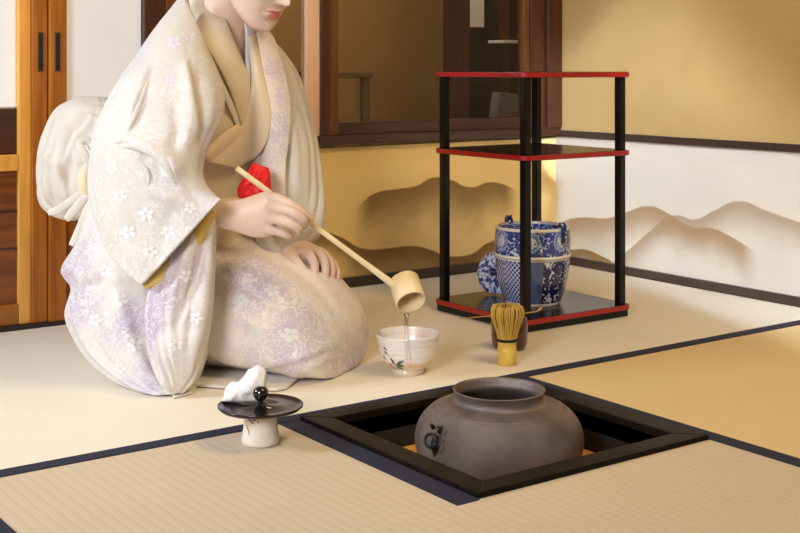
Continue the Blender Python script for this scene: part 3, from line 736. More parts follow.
M['bow'] = mat('bow_silk', (.66, .61, .53), .7, col2=(.62, .57, .48), nscale=14, bump=.2, bscale=900)
M['lining'] = mat('gold_lining', (.62, .44, .12), .5)
M['under'] = mat('white_underrobe', (.74, .74, .78), .8, bump=.3, bscale=600)

def frame_sec(pa, pb, hd, n=40, e=1.0):
    "closed ring between two edge points, hd thick across"
    m = (pa+pb)/2; u = (pb-pa)/2; out = u.cross(CAM-m).cross(u).normalized()
    r = []
    for k in range(n):
        a = 2*PI*k/n; ca, sa = math.cos(a), math.sin(a)
        ca = math.copysign(abs(ca)**e, ca); sa = math.copysign(abs(sa)**e, sa)
        r.append(m+u*ca+out*hd*sa)
    return r
def smooth_secs(S, n=5):
    "S: [(ax, ay, ad, bx, by, bd, hd)] -> interpolated"
    A = catmull([W(*s[0:3]) for s in S], n); B = catmull([W(*s[3:6]) for s in S], n)
    H = [p.x for p in catmull([(s[6], 0, 0) for s in S], n)]
    return list(zip(A, B, H))
def folds(bm, F):
    "press soft pleats into the cloth: F = [(polyline measured on the photo, width px, height m)]"
    bmesh.ops.recalc_face_normals(bm, faces=bm.faces); bm.normal_update(); mv = {}
    for v in bm.verts:
        if v.normal.dot(CAM-v.co) < -.25*(CAM-v.co).length: continue
        x, y = px_of(v.co); tot = 0
        for f_ in F:
            P, wd, h = f_[:3]; side = f_[3] if len(f_) > 3 else 0
            best = 1e9; tt = 0; n = len(P)-1; sg = 1
            for i in range(n):
                ax_, ay_ = P[i]; bx_, by_ = P[i+1]; dx, dy = bx_-ax_, by_-ay_
                t = max(0, min(1, ((x-ax_)*dx+(y-ay_)*dy)/(dx*dx+dy*dy)))
                q = math.hypot(x-ax_-t*dx, y-ay_-t*dy)
                if q < best: best = q; tt = (i+t)/n; sg = 1 if dx*(y-ay_)-dy*(x-ax_) > 0 else -1
            if side and sg != side: wd = 1.4
            if best < wd*3: tot += h*math.exp(-(best/wd)**2)*min(1, 5*tt+.15, 5*(1-tt)+.15)
        if tot: mv[v] = tot
    for v, t in mv.items(): v.co += v.normal*t
def wrinkle(bm, amp, sc, seed=0, stretch=(1, 1, 1)):
    bmesh.ops.recalc_face_normals(bm, faces=bm.faces); bm.normal_update(); mv = []
    for v in bm.verts:
        p = Vector((v.co.x*stretch[0], v.co.y*stretch[1], v.co.z*stretch[2]))*sc+Vector((seed, seed*2, 0))
        mv.append((v, v.normal*noise.fractal(p, 1, 2, 3)*amp))
    for v, d in mv: v.co += d
def pleats(V, amp, k, seed=0):
    "long soft folds running down the cloth, V = rows of ring vertices"
    n = len(V[0]); mv = []
    for i, row in enumerate(V):
        t = i/len(V); fade = min(1, 4*t+.2, 4*(1-t)+.2)
        for j, v in enumerate(row):
            a = 2*PI*j/n
            q = noise.noise(Vector((math.cos(a)*k+seed, math.sin(a)*k, t*1.6+seed)))
            q = (abs(q)*2-.5)
            mv.append((v, v.normal*q*amp*fade))
    for v, d in mv: v.co += d
def floor_clamp(bm, z=.0015):
    for v in bm.verts:
        if v.co.z < z: v.co.z = z+.0005*math.sin(v.co.x*300)
def cloth_piece(name, S, m, F=(), n=9, nr=120, e=1.0, wr=(.0012, 14), sub=1, clamp=True, ends=True, pl=(.006, 2.2)):
    bm = bmesh.new(); V = rings(bm, [frame_sec(a, b, h, nr, e) for a, b, h in smooth_secs(S, n)], close_ends=ends)
    bmesh.ops.recalc_face_normals(bm, faces=bm.faces); bm.normal_update()
    if pl: pleats(V, *pl)
    if F: folds(bm, F)
    wrinkle(bm, *wr)
    if clamp: floor_clamp(bm)
    return mesh_obj(name, bm, m, PR, world=True, sub=sub)

# --- lap and seat: the robe wrapped round the folded legs
K0 = Q(-.094, 2.190)
LS = [(.49, .0, .06, .03), (.475, 0, .12, .12), (.455, 0, .155, .18), (.43, 0, .17, .23), (.40, 0, .172, .27), (.31, 0, .168, .255), (.23, 0, .160, .232), (.16, 0, .153, .212), (.10, .0, .147, .190), (.055, 0, .14, .162), (.025, 0, .130, .130), (.008, 0, .112, .095), (.0, 0, .085, .06)]
bm = bmesh.new(); RR = []
ctl = catmull([(a, b, 0) for a, b, c, d in LS], 5); ct2 = catmull([(c, d, 0) for a, b, c, d in LS], 5)
for p, q in zip(ctl, ct2):
    c = K0-FACE*p.x+LAT*p.y; ring_ = []
    for k in range(88):
        a = 2*PI*k/88; ca, sa = math.cos(a), math.sin(a)
        ex = .78; x = math.copysign(abs(ca)**ex, ca); z = math.copysign(abs(sa)**ex, sa)
        tw = 1-.10*max(0, z)            # a little narrower on top
        hgt = q.y*(.5+.5*z)
        nearside = (.93 if x < 0 else 1.0)
        ring_.append(c+LAT*x*q.x*tw+ZV*(hgt*nearside if z > 0 else hgt))
    RR.append(ring_)
rings(bm, RR)
folds(bm, [([(212, 266), (240, 284), (276, 312)], 2.2, -.008), ([(214, 262), (250, 276), (300, 308)], 6, .004),
           ([(207, 350), (225, 362), (260, 366), (300, 360), (345, 340)], 9, .008, -1), ([(214, 262), (245, 281), (280, 313)], 12, .005, 1), ([(215, 300), (245, 318), (262, 345)], 10, .004, -1),
           ([(215, 250), (255, 262), (300, 282), (345, 310)], 7, .003), ([(222, 330), (265, 338), (310, 330)], 8, -.003),
           ([(280, 385), (300, 372), (345, 348)], 5, .004)])
wrinkle(bm, .003, 12); floor_clamp(bm)
mesh_obj('robe_skirt', bm, M['kimono_lap'], PR, world=True, sub=1)

# --- torso of the robe
TS = [(-.430, 2.350, .16, .150, .13), (-.415, 2.345, .24, .150, .125), (-.392, 2.338, .34, .150, .118), (-.368, 2.328, .43, .166, .108), (-.348, 2.318, .50, .175, .095), (-.335, 2.312, .55, .160, .080), (-.328, 2.309, .585, .118, .070), (-.322, 2.305, .612, .075, .062), (-.320, 2.300, .632, .058, .056)]
def torso_ring(r, d, z, a, b, n=72, tilt=.32):
    c = Q(r, d, z); f = (FACE-ZV*tilt).normalized(); L_ = []
    for k in range(n):
        q = 2*PI*k/n; x, y = math.cos(q), math.sin(q)
        x = math.copysign(abs(x)**.85, x); y = math.copysign(abs(y)**.9, y)
        L_.append(c+LAT*x*a+f*y*b)
    return L_
def torso_bm(grow=0):
    A = catmull([t[0:3] for t in TS], 5); B = catmull([(t[3], t[4], 0) for t in TS], 5)
    bm = bmesh.new(); rings(bm, [torso_ring(p.x, p.y, p.z, q.x+grow, q.y+grow) for p, q in zip(A, B)]); return bm
bm = torso_bm()
folds(bm, [([(226, 95), (212, 130), (205, 165)], 5, -.006), ([(236, 118), (224, 145), (212, 168)], 4, .005)])
wrinkle(bm, .0015, 14)
def inside(x, y, P):
    c = False
    for i in range(len(P)):
        (x1, y1), (x2, y2) = P[i-1], P[i]
        if (y1 > y) != (y2 > y) and x < (x2-x1)*(y-y1)/(y2-y1)+x1: c = not c
    return c
VN = [(205, -60), (218, 0), (236, 40), (248, 84), (256, 50), (275, -60)]     # open neckline
dead = [f for f in bm.faces if (f.calc_center_median()-CAM).dot(FV) < 2.31 and inside(*px_of(f.calc_center_median()), VN)]
dead += [f for f in bm.faces if f.calc_center_median().z > .600 and f not in dead]
bmesh.ops.delete(bm, geom=dead, context='FACES')
torso = mesh_obj('robe_bodice', bm, M['collar'], PR, world=True, sub=1)
tb = torso_bm(); TBVH = BVHTree.FromBMesh(tb); tb.free()
def hit(px, py, bvh=None):
    d = (W(px, py, 2)-CAM).normalized(); h = (bvh or TBVH).ray_cast(CAM, d)
    return (h[0], h[1]) if h[0] is not None else (None, None)
def band(name, A, B, off, thick, m, nu=10, nv=9, puff=.0, par=None, mid=(), roll=0):
    "cloth band lying on the bodice between two measured edges"
    PA = catmull([(x, y, 0) for x, y in A], nu); PB = catmull([(x, y, 0) for x, y in B], nu)
    k = min(len(PA), len(PB)); bm = bmesh.new(); V = []; last = None
    for i in range(k):
        row = []
        for j in range(nv+1):
            t = j/nv; x = PA[i].x+(PB[i].x-PA[i].x)*t; y = PA[i].y+(PB[i].y-PA[i].y)*t
            p, n_ = hit(x, y)
            if p is None or (p-CAM).dot(FV) > 2.5: 
                ref = row[-1] if row else (V[-1][j].co if V else W(x, y, 2.26)); p = W(x, y, (ref-CAM).dot(FV)); q = p
            else:
                q = p+(CAM-p).normalized()*(off+puff*math.sin(PI*t)+roll*(1-t))
            row.append(q)
        V.append([bm.verts.new(q) for q in row])
    for _ in range(4):
        new = [[v.co.copy() for v in r] for r in V]
        for i in range(1, k-1):
            for j in range(nv+1): new[i][j] = (V[i-1][j].co+V[i+1][j].co+2*V[i][j].co)/4
        for i in range(k):
            for j in range(nv+1): V[i][j].co = new[i][j]
    for a, b in zip(V[:-1], V[1:]):
        for j in range(nv): bm.faces.new((a[j], a[j+1], b[j+1], b[j]))
    o = mesh_obj(name, bm, m, par or PR, world=True)
    s_ = o.modifiers.new('solid', 'SOLIDIFY'); s_.thickness = thick; s_.offset = -1
    ss = o.modifiers.new('sub', 'SUBSURF'); ss.levels = ss.render_levels = 1
    return o
# inner collar, right collar band, left front panel over it
# --- sash round the waist
bm = bmesh.new(); OB = [(-.436, 2.352, .14, .155, .136), (-.425, 2.349, .20, .160, .140), (-.412, 2.344, .26, .162, .140), (-.400, 2.340, .315, .160, .136), (-.396, 2.338, .328, .154, .128)]
A = catmull([t[0:3] for t in OB], 5); B = catmull([(t[3], t[4], 0) for t in OB], 5)
rings(bm, [torso_ring(p.x, p.y, p.z, q.x, q.y, tilt=.28) for p, q in zip(A, B)])
folds(bm, [([(200, 205), (225, 212), (262, 208)], 3, -.003), ([(205, 188), (235, 192), (262, 188)], 3, .002), ([(205, 180), (225, 184), (250, 180)], 2.5, -.003)])
mesh_obj('sash', bm, M['sash'], PR, world=True, sub=1)

# --- left sleeve (far arm)
LSL = [(258, 30, 2.36, 236, 88, 2.30, .055), (281, 62, 2.43, 246, 128, 2.29, .075), (295, 98, 2.45, 254, 158, 2.28, .08), (305, 135, 2.44, 258, 186, 2.28, .078), (314, 168, 2.41, 258, 212, 2.27, .07), (320, 200, 2.38, 256, 232, 2.27, .06), (320, 228, 2.33, 260, 244, 2.26, .045), (311, 244, 2.30, 272, 256, 2.255, .028)]
cloth_piece('left_sleeve', LSL,
    M['kimono_sleeve'], [([(272, 100), (280, 150), (276, 200)], 6, -.009), ([(290, 110), (297, 160), (296, 205)], 7, .006), ([(262, 215), (290, 225), (316, 215)], 5, -.006), ([(265, 228), (290, 236), (318, 226)], 5, .004)])
_a = torso_bm(); rings(_a, [frame_sec(a, b, h, 48) for a, b, h in smooth_secs(LSL, 4)]); TBVH = BVHTree.FromBMesh(_a); _a.free()
band('under_collar', [(238, -6), (246, 30), (246, 62), (247, 90)], [(262, -6), (258, 30), (256, 60), (254, 100)], .008, .004, M['under'], puff=.004)
band('collar', [(184, -14), (196, 28), (216, 62), (231, 92), (240, 122), (244, 136)], [(212, -14), (227, 20), (245, 62), (252, 86), (250, 118), (248, 138)], .012, .006, M['collar'], puff=.006)
band('collar_edge', [(183, 10), (198, 44), (214, 76), (229, 108), (238, 130)], [(188, 8), (203, 42), (219, 73), (234, 104), (242, 127)], .009, .003, M['kimono'], puff=.001)
band('chest_fold', [(238, 123), (222, 134), (202, 152)], [(245, 132), (238, 143), (210, 164)], .016, .008, M['sash'], puff=.007)
band('left_collar', [(248, 36), (251, 72), (249, 104), (242, 126), (228, 145), (209, 162)], [(258, 34), (264, 72), (272, 108), (270, 134), (260, 154), (238, 170)], .018, .007, M['collar'], puff=.008)
band('left_front', [(255, 32), (262, 72), (270, 108), (269, 136), (262, 160), (261, 205)], [(270, 30), (284, 72), (290, 110), (288, 140), (285, 170), (286, 210)], .012, .005, M['collar_pattern'], puff=.004)

# --- seat drape: sleeve bag and robe hanging behind and beside the body
cloth_piece('robe_drape', [(128, 120, 2.29, 195, 120, 2.25, .05), (106, 155, 2.27, 200, 155, 2.24, .065), (100, 200, 2.25, 206, 200, 2.22, .075), (86, 240, 2.24, 212, 240, 2.20, .08), (68, 266, 2.23, 212, 268, 2.18, .08), (68, 276, 2.23, 212, 280, 2.17, .08), (76, 290, 2.23, 212, 292, 2.165, .08), (71, 318, 2.22, 211, 322, 2.14, .078), (88, 352, 2.18, 206, 352, 2.12, .07), (111, 376, 2.13, 199, 374, 2.11, .055), (135, 389, 2.085, 190, 388, 2.075, .04), (156, 395, 2.045, 182, 395, 2.045, .016)],
    M['kimono_pattern'], [([(150, 240), (156, 270), (150, 300), (152, 340), (160, 380)], 8, -.008), ([(112, 230), (120, 290), (140, 350), (160, 385)], 14, .008, 1), ([(88, 300), (100, 340), (125, 375)], 12, .006, -1), ([(128, 250), (122, 300), (130, 350), (150, 385)], 9, .006), ([(95, 200), (84, 240), (66, 272)], 5, .006), ([(80, 290), (100, 285), (120, 250)], 5, -.005), ([(150, 240), (160, 270), (150, 300)], 7, -.008)], n=6, e=.9)
cloth_piece('front_drape', [(190, 200, 2.12, 222, 206, 2.10, .03), (176, 235, 2.09, 214, 236, 2.07, .035), (162, 268, 2.075, 212, 270, 2.055, .04), (151, 296, 2.07, 212, 300, 2.05, .042), (147, 326, 2.06, 210, 330, 2.045, .045), (150, 352, 2.05, 206, 354, 2.045, .045), (156, 372, 2.045, 199, 373, 2.05, .04), (164, 386, 2.04, 190, 385, 2.045, .028), (172, 394, 2.035, 182, 393, 2.04, .012)],
    M['kimono_pattern'], [([(200, 225), (185, 260), (172, 300)], 5, .008), ([(207, 240), (196, 280), (176, 322)], 4, -.010), ([(212, 250), (205, 300), (200, 350)], 5, .004), ([(152, 335), (175, 328), (195, 330)], 6, -.004), ([(160, 380), (175, 388)], 4, .003)], n=6)
# --- right sleeve (near arm)
SL = [(186, -4, 2.22, 206, 44, 2.13, .035), (163, 26, 2.17, 220, 84, 2.09, .055), (141, 58, 2.14, 217, 116, 2.055, .062), (116, 96, 2.12, 204, 144, 2.035, .062), (97, 138, 2.115, 198, 168, 2.025, .060), (92, 192, 2.11, 203, 184, 2.02, .052), (104, 240, 2.09, 210, 192, 2.015, .042), (122, 267, 2.06, 216, 197, 2.01, .032), (142, 287, 2.03, 221, 199, 2.005, .022)]
cloth_piece('right_sleeve', SL, M['kimono_sleeve'], [
    ([(116, 143), (140, 145), (158, 152), (170, 164), (177, 182)], 11, .016, -1), ([(140, 152), (154, 159), (164, 174)], 5, -.008), ([(150, 66), (141, 98), (127, 141)], 9, .009, 1), ([(186, 58), (193, 96), (201, 142)], 9, .010, 1), 
    ([(120, 148), (135, 160), (150, 190), (190, 205)], 7, .006),
    ([(198, 70), (205, 105), (200, 150)], 5, -.008), ([(186, 75), (190, 110), (184, 160)], 6, .006), ([(172, 100), (178, 130), (172, 150)], 5, -.005),
    ([(120, 100), (135, 110), (145, 90)], 4, .005), 
    ([(112, 200), (130, 235), (150, 270)], 10, .006), ([(175, 205), (165, 235), (150, 270)], 9, -.004)], n=7, nr=170, e=.95, clamp=False, pl=(.0035, 1.8))
cloth_piece('sleeve_lining', [(141, 285, 2.045, 147, 290, 2.045, .006), (163, 263, 2.05, 175, 274, 2.045, .010), (190, 235, 2.05, 201, 244, 2.045, .010), (212, 208, 2.045, 217, 212, 2.04, .006)], M['lining'], (), clamp=False, wr=(.0002, 30), pl=None)
# --- hem lying on the mat
def sheet(name, P, m, z=.002, thick=.003):
    bm = bmesh.new(); lo = [FL(x, y, z) for x, y in P]; hi = [p+ZV*thick for p in lo]
    a = [bm.verts.new(p) for p in lo]; b = [bm.verts.new(p) for p in hi]
    bm.faces.new(a); bm.faces.new(b)
    for i in range(len(a)): bm.faces.new((a[i], a[(i+1) % len(a)], b[(i+1) % len(a)], b[i]))
    return mesh_obj(name, bm, m, PR, smooth=False, world=True, bevel=.001)
sheet('hem', [(196, 372), (188, 386), (215, 388), (245, 391), (278, 391), (287, 389), (302, 377), (325, 366), (300, 350), (230, 355)], M['kimono'], .002, .005)
sheet('hem', [(168, 388), (174, 399), (192, 394), (200, 383)], M['kimono'], .001, .003)
# --- sash bow
cloth_piece('sash_bow', [(78, 97, 2.42, 104, 97, 2.40, .02), (62, 107, 2.43, 118, 107, 2.38, .045), (53, 128, 2.43, 124, 128, 2.36, .06), (46, 155, 2.43, 122, 155, 2.35, .065), (42, 182, 2.43, 118, 182, 2.35, .062), (44, 202, 2.42, 112, 202, 2.36, .05), (56, 215, 2.40, 100, 217, 2.37, .03), (68, 220, 2.39, 86, 221, 2.38, .012)],
    M['bow'], [([(112, 108), (84, 108), (64, 122), (52, 150)], 7, .010, -1), ([(116, 120), (92, 118), (74, 136), (62, 165)], 8, .009, -1), ([(44, 150), (58, 165), (70, 205)], 6, .008, 1), ([(62, 110), (52, 140), (46, 180), (50, 205)], 4, .006), ([(92, 120), (72, 150), (62, 195)], 9, -.012), ([(110, 125), (100, 140), (90, 160)], 6, .006), ([(60, 212), (80, 200), (95, 190)], 4, .005)], clamp=False, wr=(.002, 12))
def strip(name, P, r, m, flat=.35, par=None):
    bm = bmesh.new(); T = catmull([W(*p) for p in P], 6)
    R_ = [p.x for p in catmull([(q, 0, 0) for q in r], 6)]
    tube(bm, T, R_, 14, flat=flat, up=FV); return mesh_obj(name, bm, m, par or PR, world=True, sub=1)
strip('bow_knot', [(92, 158, 2.255), (86, 170, 2.240), (84, 182, 2.235), (88, 194, 2.240), (96, 202, 2.255)], [.006, .010, .012, .010, .006], mat('cord_silk', (.76, .62, .42), .7, bump=.4, bscale=300), .9)
for P, r in (([(88, 172, 2.245), (80, 160, 2.240), (74, 150, 2.245)], [.006, .010, .006]), ([(92, 170, 2.240), (85, 156, 2.235), (80, 144, 2.240), (88, 141, 2.245), (94, 152, 2.245)], [.006, .008, .008, .007, .006]),
             ([(88, 190, 2.240), (76, 198, 2.235), (58, 210, 2.245), (48, 213, 2.255)], [.007, .008, .008, .005]), ([(90, 192, 2.235), (78, 206, 2.230), (66, 220, 2.235)], [.007, .009, .007]),
             ([(92, 194, 2.235), (86, 212, 2.230), (78, 232, 2.225), (72, 246, 2.225)], [.006, .007, .007, .007]), ([(94, 194, 2.230), (90, 212, 2.225), (84, 230, 2.223)], [.006, .008, .006])):
    strip('bow_tie', P, r, M['bow'], .4)

# --- painted blossoms on the shoulder
sl_bm = bmesh.new(); rings(sl_bm, [frame_sec(a, b, h, 64, .95) for a, b, h in smooth_secs(SL, 5)]); SBVH = BVHTree.FromBMesh(sl_bm); sl_bm.free()

# --- body: head, neck, arms and hands, one skin
class Body:
    def __init__(s): s.bm = bmesh.new()
    def add(s, R): rings(s.bm, R)
BODY = bmesh.new()
# trunk inside the robe
rings(BODY, [torso_ring(t[0], t[1], t[2], t[3]*(.72 if t[2] < .45 else .9), t[4]*(.72 if t[2] < .45 else .93), 40) for t in TS[:7]]+[torso_ring(-.312, 2.300, .62, .045, .046, 40)])
# thighs and shins folded under the robe
for s_ in (-1, 1):
    k_ = K0+LAT*s_*.075
    tube(BODY, [k_-FACE*.07+ZV*.085, k_-FACE*.25+ZV*.13, k_-FACE*.40+ZV*.15], [.035, .052, .06], 20)
    tube(BODY, [k_-FACE*.05+ZV*.045, k_-FACE*.28+ZV*.05, k_-FACE*.42+ZV*.05], [.034, .036, .022], 20)
HEADYAW = math.radians(38); HEADPITCH = math.radians(35)
hf = (RV*math.cos(HEADYAW)-FV*math.sin(HEADYAW)); hl = ZV.cross(hf).normalized()
hfw = (hf*math.cos(HEADPITCH)-ZV*math.sin(HEADPITCH)).normalized(); hup = hfw.cross(hl).normalized()
ROLL = math.radians(0)
HC = W(276.5, 14.5, 2.20)-hfw*.088+hup*.067
def HP(x, y, z): return HC+hfw*x+hl*y+hup*z
HS = [(-.113, .066, .040, .012), (-.110, .078, .028, .022), (-.103, .084, .010, .031), (-.092, .0855, -.010, .040), (-.078, .085, -.030, .0485), (-.060, .084, -.050, .056), (-.040, .084, -.066, .0615), (-.02, .084, -.078, .0655), (0, .083, -.088, .069), (.03, .085, -.095, .073), (.06, .082, -.097, .074), (.085, .072, -.09, .068), (.105, .054, -.07, .055), (.118, .03, -.045, .035), (.123, .0, -.02, .01)]
A = catmull([(a, b, c) for a, b, c, d in HS], 8); B = catmull([(d, 0, 0) for a, b, c, d in HS], 8)
def face_bump(y, z, x):
    if x < .02: return 0
    g_ = lambda yy, zz, sy, sz: math.exp(-((y-yy)/sy)**2-((z-zz)/sz)**2)
    d = 0
    d += .0175*g_(0, -.038, .0075, .0095)+.011*g_(0, -.024, .0065, .014)+.005*g_(0, -.006, .006, .016)
    for s in (-1, 1):
        d += .0055*g_(s*.0095, -.0425, .0045, .0055)        # wings of the nose
        d -= .0035*g_(s*.0065, -.048, .0028, .0028)         # nostrils
        d -= .0075*g_(s*.031, .006, .014, .010)             # sockets
        d += .0042*g_(s*.031, .005, .0105, .0062)           # lids
        d += .003*g_(s*.03, .026, .018, .006)               # brow
        d += .0035*g_(s*.040, -.030, .018, .020)            # cheek
        d -= .0018*g_(s*.0245, -.067, .004, .005)           # mouth corners
        d += .0022*g_(s*.006, -.0605, .006, .0032)
    d += .0050*g_(0, -.0625, .0165, .0042)+.0062*g_(0, -.0725, .0145, .0048)
    d -= .0028*g_(0, -.0672, .019, .0013)
    d -= .0030*g_(0, -.082, .015, .005)
    d += .0045*g_(0, -.097, .014, .010)
    d -= .0008*g_(0, -.053, .0025, .005)
    return d
NH = 160; RR = []
for p, q in zip(A, B):
    z, fr, bk, hw = p.x, p.y, p.z, q.x; cx_, rx = (fr+bk)/2, (fr-bk)/2; r_ = []
    for k in range(NH):
        a = 2*PI*k/NH; ca, sa = math.cos(a), math.sin(a)
        x = cx_+rx*math.copysign(abs(ca)**.92, ca); y = hw*math.copysign(abs(sa)**.95, sa)
        x += face_bump(y, z, x)
        r_.append(HP(x, y, z))
    RR.append(r_)
rings(BODY, RR)
# ears
for s in (-1, 1):
    R = []
    for k in range(7):
        t = k/6; R.append([HP(-.008+(.006+.009*math.sin(PI*(.2+.75*t)))*math.cos(a)-.006*t, s*(.066+.006+.006*t*0)+s*.0045*math.sin(a)+s*.004*t, -.022+.05*t+.003*math.sin(a)) for a in [2*PI*i/12 for i in range(12)]])
    rings(BODY, R)
# neck
tube(BODY, [Q(-.325, 2.300, .565), Q(-.318, 2.296, .60), HP(-.030, 0, -.105), HP(-.022, 0, -.06), HP(-.018, 0, -.02)], [.058, .047, .043, .045, .045], 32)
# arms
def chain(P, n=5, segs=14, bm=None):
    T = catmull([W(*p[:3]) for p in P], n); R_ = [max(.001, p.x) for p in catmull([(p[3], 0, 0) for p in P], n)]
    e0 = (T[-1]-T[-2]).normalized(); r = R_[-1]
    T += [T[-1]+e0*r*.5, T[-1]+e0*r*.82, T[-1]+e0*r*.98]; R_ += [r*.87, r*.58, r*.22]
    tube(bm or BODY, T, R_, segs)
def palm(S, n=5):
    rings(BODY, [frame_sec(a, b, h, 28, .92) for a, b, h in smooth_secs(S, n)])
chain([(186, 60, 2.22, .045), (160, 120, 2.16, .042), (150, 175, 2.12, .038)], segs=20)
chain([(150, 175, 2.12, .036), (180, 195, 2.11, .032), (205, 208, 2.10, .025)], segs=20)
palm([(176, 186, 2.105, 172, 222, 2.105, .028), (196, 194, 2.10, 193, 224, 2.10, .024), (212, 198.5, 2.095, 209, 225, 2.095, .020), (224, 200, 2.092, 221, 228, 2.092, .0185), (238, 199.5, 2.09, 235, 232, 2.088, .0185), (252, 195.5, 2.087, 249, 236.5, 2.086, .0175), (264, 191.5, 2.085, 261, 238, 2.084, .0160), (273, 191.5, 2.085, 271, 236, 2.084, .0125), (279, 196, 2.086, 276, 231, 2.086, .007)])
chain([(268, 197.5, 2.082, 0.0090), (277, 198.5, 2.074, 0.0090), (289, 203.5, 2.071, 0.0081), (301, 211, 2.078, 0.0074), (311, 218.5, 2.092, 0.0063)])
chain([(266, 207, 2.080, 0.0092), (277, 208, 2.067, 0.0092), (291, 211.5, 2.060, 0.0083), (302.5, 219, 2.068, 0.0077), (304, 225, 2.090, 0.0070), (296, 223, 2.108, 0.0063)])
chain([(264, 218, 2.080, 0.0090), (275, 219, 2.067, 0.0090), (288, 222.5, 2.060, 0.0081), (298, 228.5, 2.068, 0.0075), (298.5, 231, 2.090, 0.0067), (291, 227.5, 2.106, 0.0061)])
chain([(260, 228.5, 2.084, 0.0079), (270, 230, 2.074, 0.0079), (281, 232.5, 2.068, 0.0070), (289, 236, 2.076, 0.0064), (289, 235.5, 2.094, 0.0059), (283, 230.5, 2.106, 0.0054)])
chain([(238, 214, 2.10, 0.0113), (256, 206, 2.112, 0.0103), (275, 203, 2.122, 0.0088), (292, 209, 2.122, 0.0072)])
# left arm and hand resting on the thigh
chain([(272, 90, 2.42, .045), (296, 150, 2.43, .040), (300, 205, 2.37, .034), (286, 240, 2.29, .026), (284, 247, 2.27, .024)], segs=20)
palm([(281, 234, 2.275, 278, 256, 2.26, .018), (291, 239, 2.270, 288, 259, 2.252, .017), (302, 241, 2.268, 297, 262, 2.245, .016), (312, 244, 2.270, 305, 262, 2.245, .014), (320, 250, 2.272, 311, 260, 2.25, .009)])
chain([(298, 251, 2.246, .0085), (308, 253, 2.234, .0088), (314, 263, 2.226, .0080), (315, 274, 2.228, .0068)])
chain([(303, 248, 2.256, .0085), (318, 252, 2.246, .0088), (325, 264, 2.240, .0080), (325, 278, 2.242, .0068)])
chain([(307, 247, 2.266, .0085), (324, 254, 2.260, .0084), (331.5, 267, 2.256, .0076), (331, 279.5, 2.258, .0064)])
chain([(310, 249, 2.276, .0080), (328, 258, 2.272, .0076), (336.5, 270, 2.270, .0068), (337, 280, 2.272, .0058)])
chain([(286, 252, 2.25, .0120), (294, 259, 2.234, .0100), (300.5, 266.5, 2.226, .0086), (306, 272, 2.227, .0070)])
bmesh.ops.recalc_face_normals(BODY, faces=BODY.faces)
body = mesh_obj('body', BODY, None, PR, world=True)
rm = body.modifiers.new('remesh', 'REMESH'); rm.mode = 'VOXEL'; rm.voxel_size = .0013; rm.use_smooth_shade = True
sm = body.modifiers.new('smooth', 'SMOOTH'); sm.factor = .5; sm.iterations = 3
dg = bpy.context.evaluated_depsgraph_get(); me = bpy.data.meshes.new_from_object(body.evaluated_get(dg))
body.modifiers.clear(); body.data = me
for p in me.polygons: p.use_smooth = True
col = me.color_attributes.new('skin', 'FLOAT_COLOR', 'POINT')
off = Vector(PR.location); skin = Vector((.74, .56, .46)); lip = Vector((.62, .11, .075))
tips = [W(311, 218.5, 2.092), W(316.5, 275, 2.232), W(323.5, 278, 2.244), W(331, 280, 2.257), W(309, 271, 2.231)]
for i, v in enumerate(me.vertices):
    p = v.co+off; c = skin
    if p.z > .5:
        q = p-HC; x, y, z = q.dot(hfw), q.dot(hl), q.dot(hup)
        if x > .05 and z < -.04:
            up_ = ((y/.0185)**2+((z+.0632)/.0036)**2); lo_ = ((y/.0155)**2+((z+.0718)/.0046)**2)
            k = max(0, min(1, (1.12-min(up_, lo_))/.3)); c = c.lerp(lip, k*.9)
    else:
        for t in tips:
            d = (p-t).length
            if d < .016: c = c.lerp(Vector((.78, .40, .30)), (1-d/.016)*.5)
    col.data[i].color = (*c, 1)
g = G('skin'); at = g.N.new('ShaderNodeVertexColor'); at.layer_name = 'skin'
nz = g.noise(g.obj, 60, 3); g.bump(g.noise(g.obj, 500, 2), .12, .0006)
me.materials.clear(); me.materials.append(g.done(g.mix(g.rng(nz, .3, .8, 0., .12), at.outputs[0], (.78, .46, .34)), .45, Subsurface_Weight=.12, Subsurface_Scale=.006))
# finger nails
def nail(px, py, d, rx=.0042, rz=.0052):
    pass
# eyes, brows, hair
M['hair'] = mat('black_hair', (.012, .009, .008), .35, col2=(.02, .014, .012), nscale=40, stretch=(1, 1, .1))
for s in (-1, 1):
    bm = bmesh.new()
    tube(bm, [HP(.083, s*.017, .004), HP(.0845, s*.024, .0035), HP(.0835, s*.033, .0028), HP(.079, s*.043, .003)], [.0008, .0013, .0014, .0008], 8)
    mesh_obj('eyelashes', bm, M['hair'], PR, world=True); bm = bmesh.new()
    tube(bm, [HP(.090, s*.015, .026), HP(.0895, s*.028, .030), HP(.081, s*.044, .027)], [.001, .0016, .0008], 8)
    mesh_obj('eyebrow', bm, M['hair'], PR, world=True)
bm = bmesh.new(); R = []
for z, fr, bk, hw in [(-.060, -.040, -.070, .040), (-.035, -.028, -.086, .064), (-.01, -.012, -.096, .0755), (.02, .014, -.102, .081), (.045, .056, -.106, .083), (.065, .079, -.107, .082), (.09, .076, -.099, .075), (.112, .060, -.080, .061), (.127, .034, -.05, .038), (.132, .0, -.02, .01)]:
    R.append([HP((fr+bk)/2+(fr-bk)/2*math.cos(a), hw*math.sin(a), z-.02*math.cos(a)*(z < .03)) for a in [2*PI*i/48 for i in range(48)]])
rings(bm, R); wrinkle(bm, .0015, 40)
mesh_obj('hair', bm, M['hair'], PR, world=True, sub=1)
bm = bmesh.new(); R = []
for k in range(11):
    t = PI*k/10; R.append([HP(-.100-.032*math.cos(t), .042*math.sin(t)*math.cos(a), .045+.040*math.sin(t)*math.sin(a)) for a in [2*PI*i/28 for i in range(28)]])
rings(bm, R, close_ends=False); wrinkle(bm, .002, 40); mesh_obj('hair_bun', bm, M['hair'], PR, world=True, sub=1)

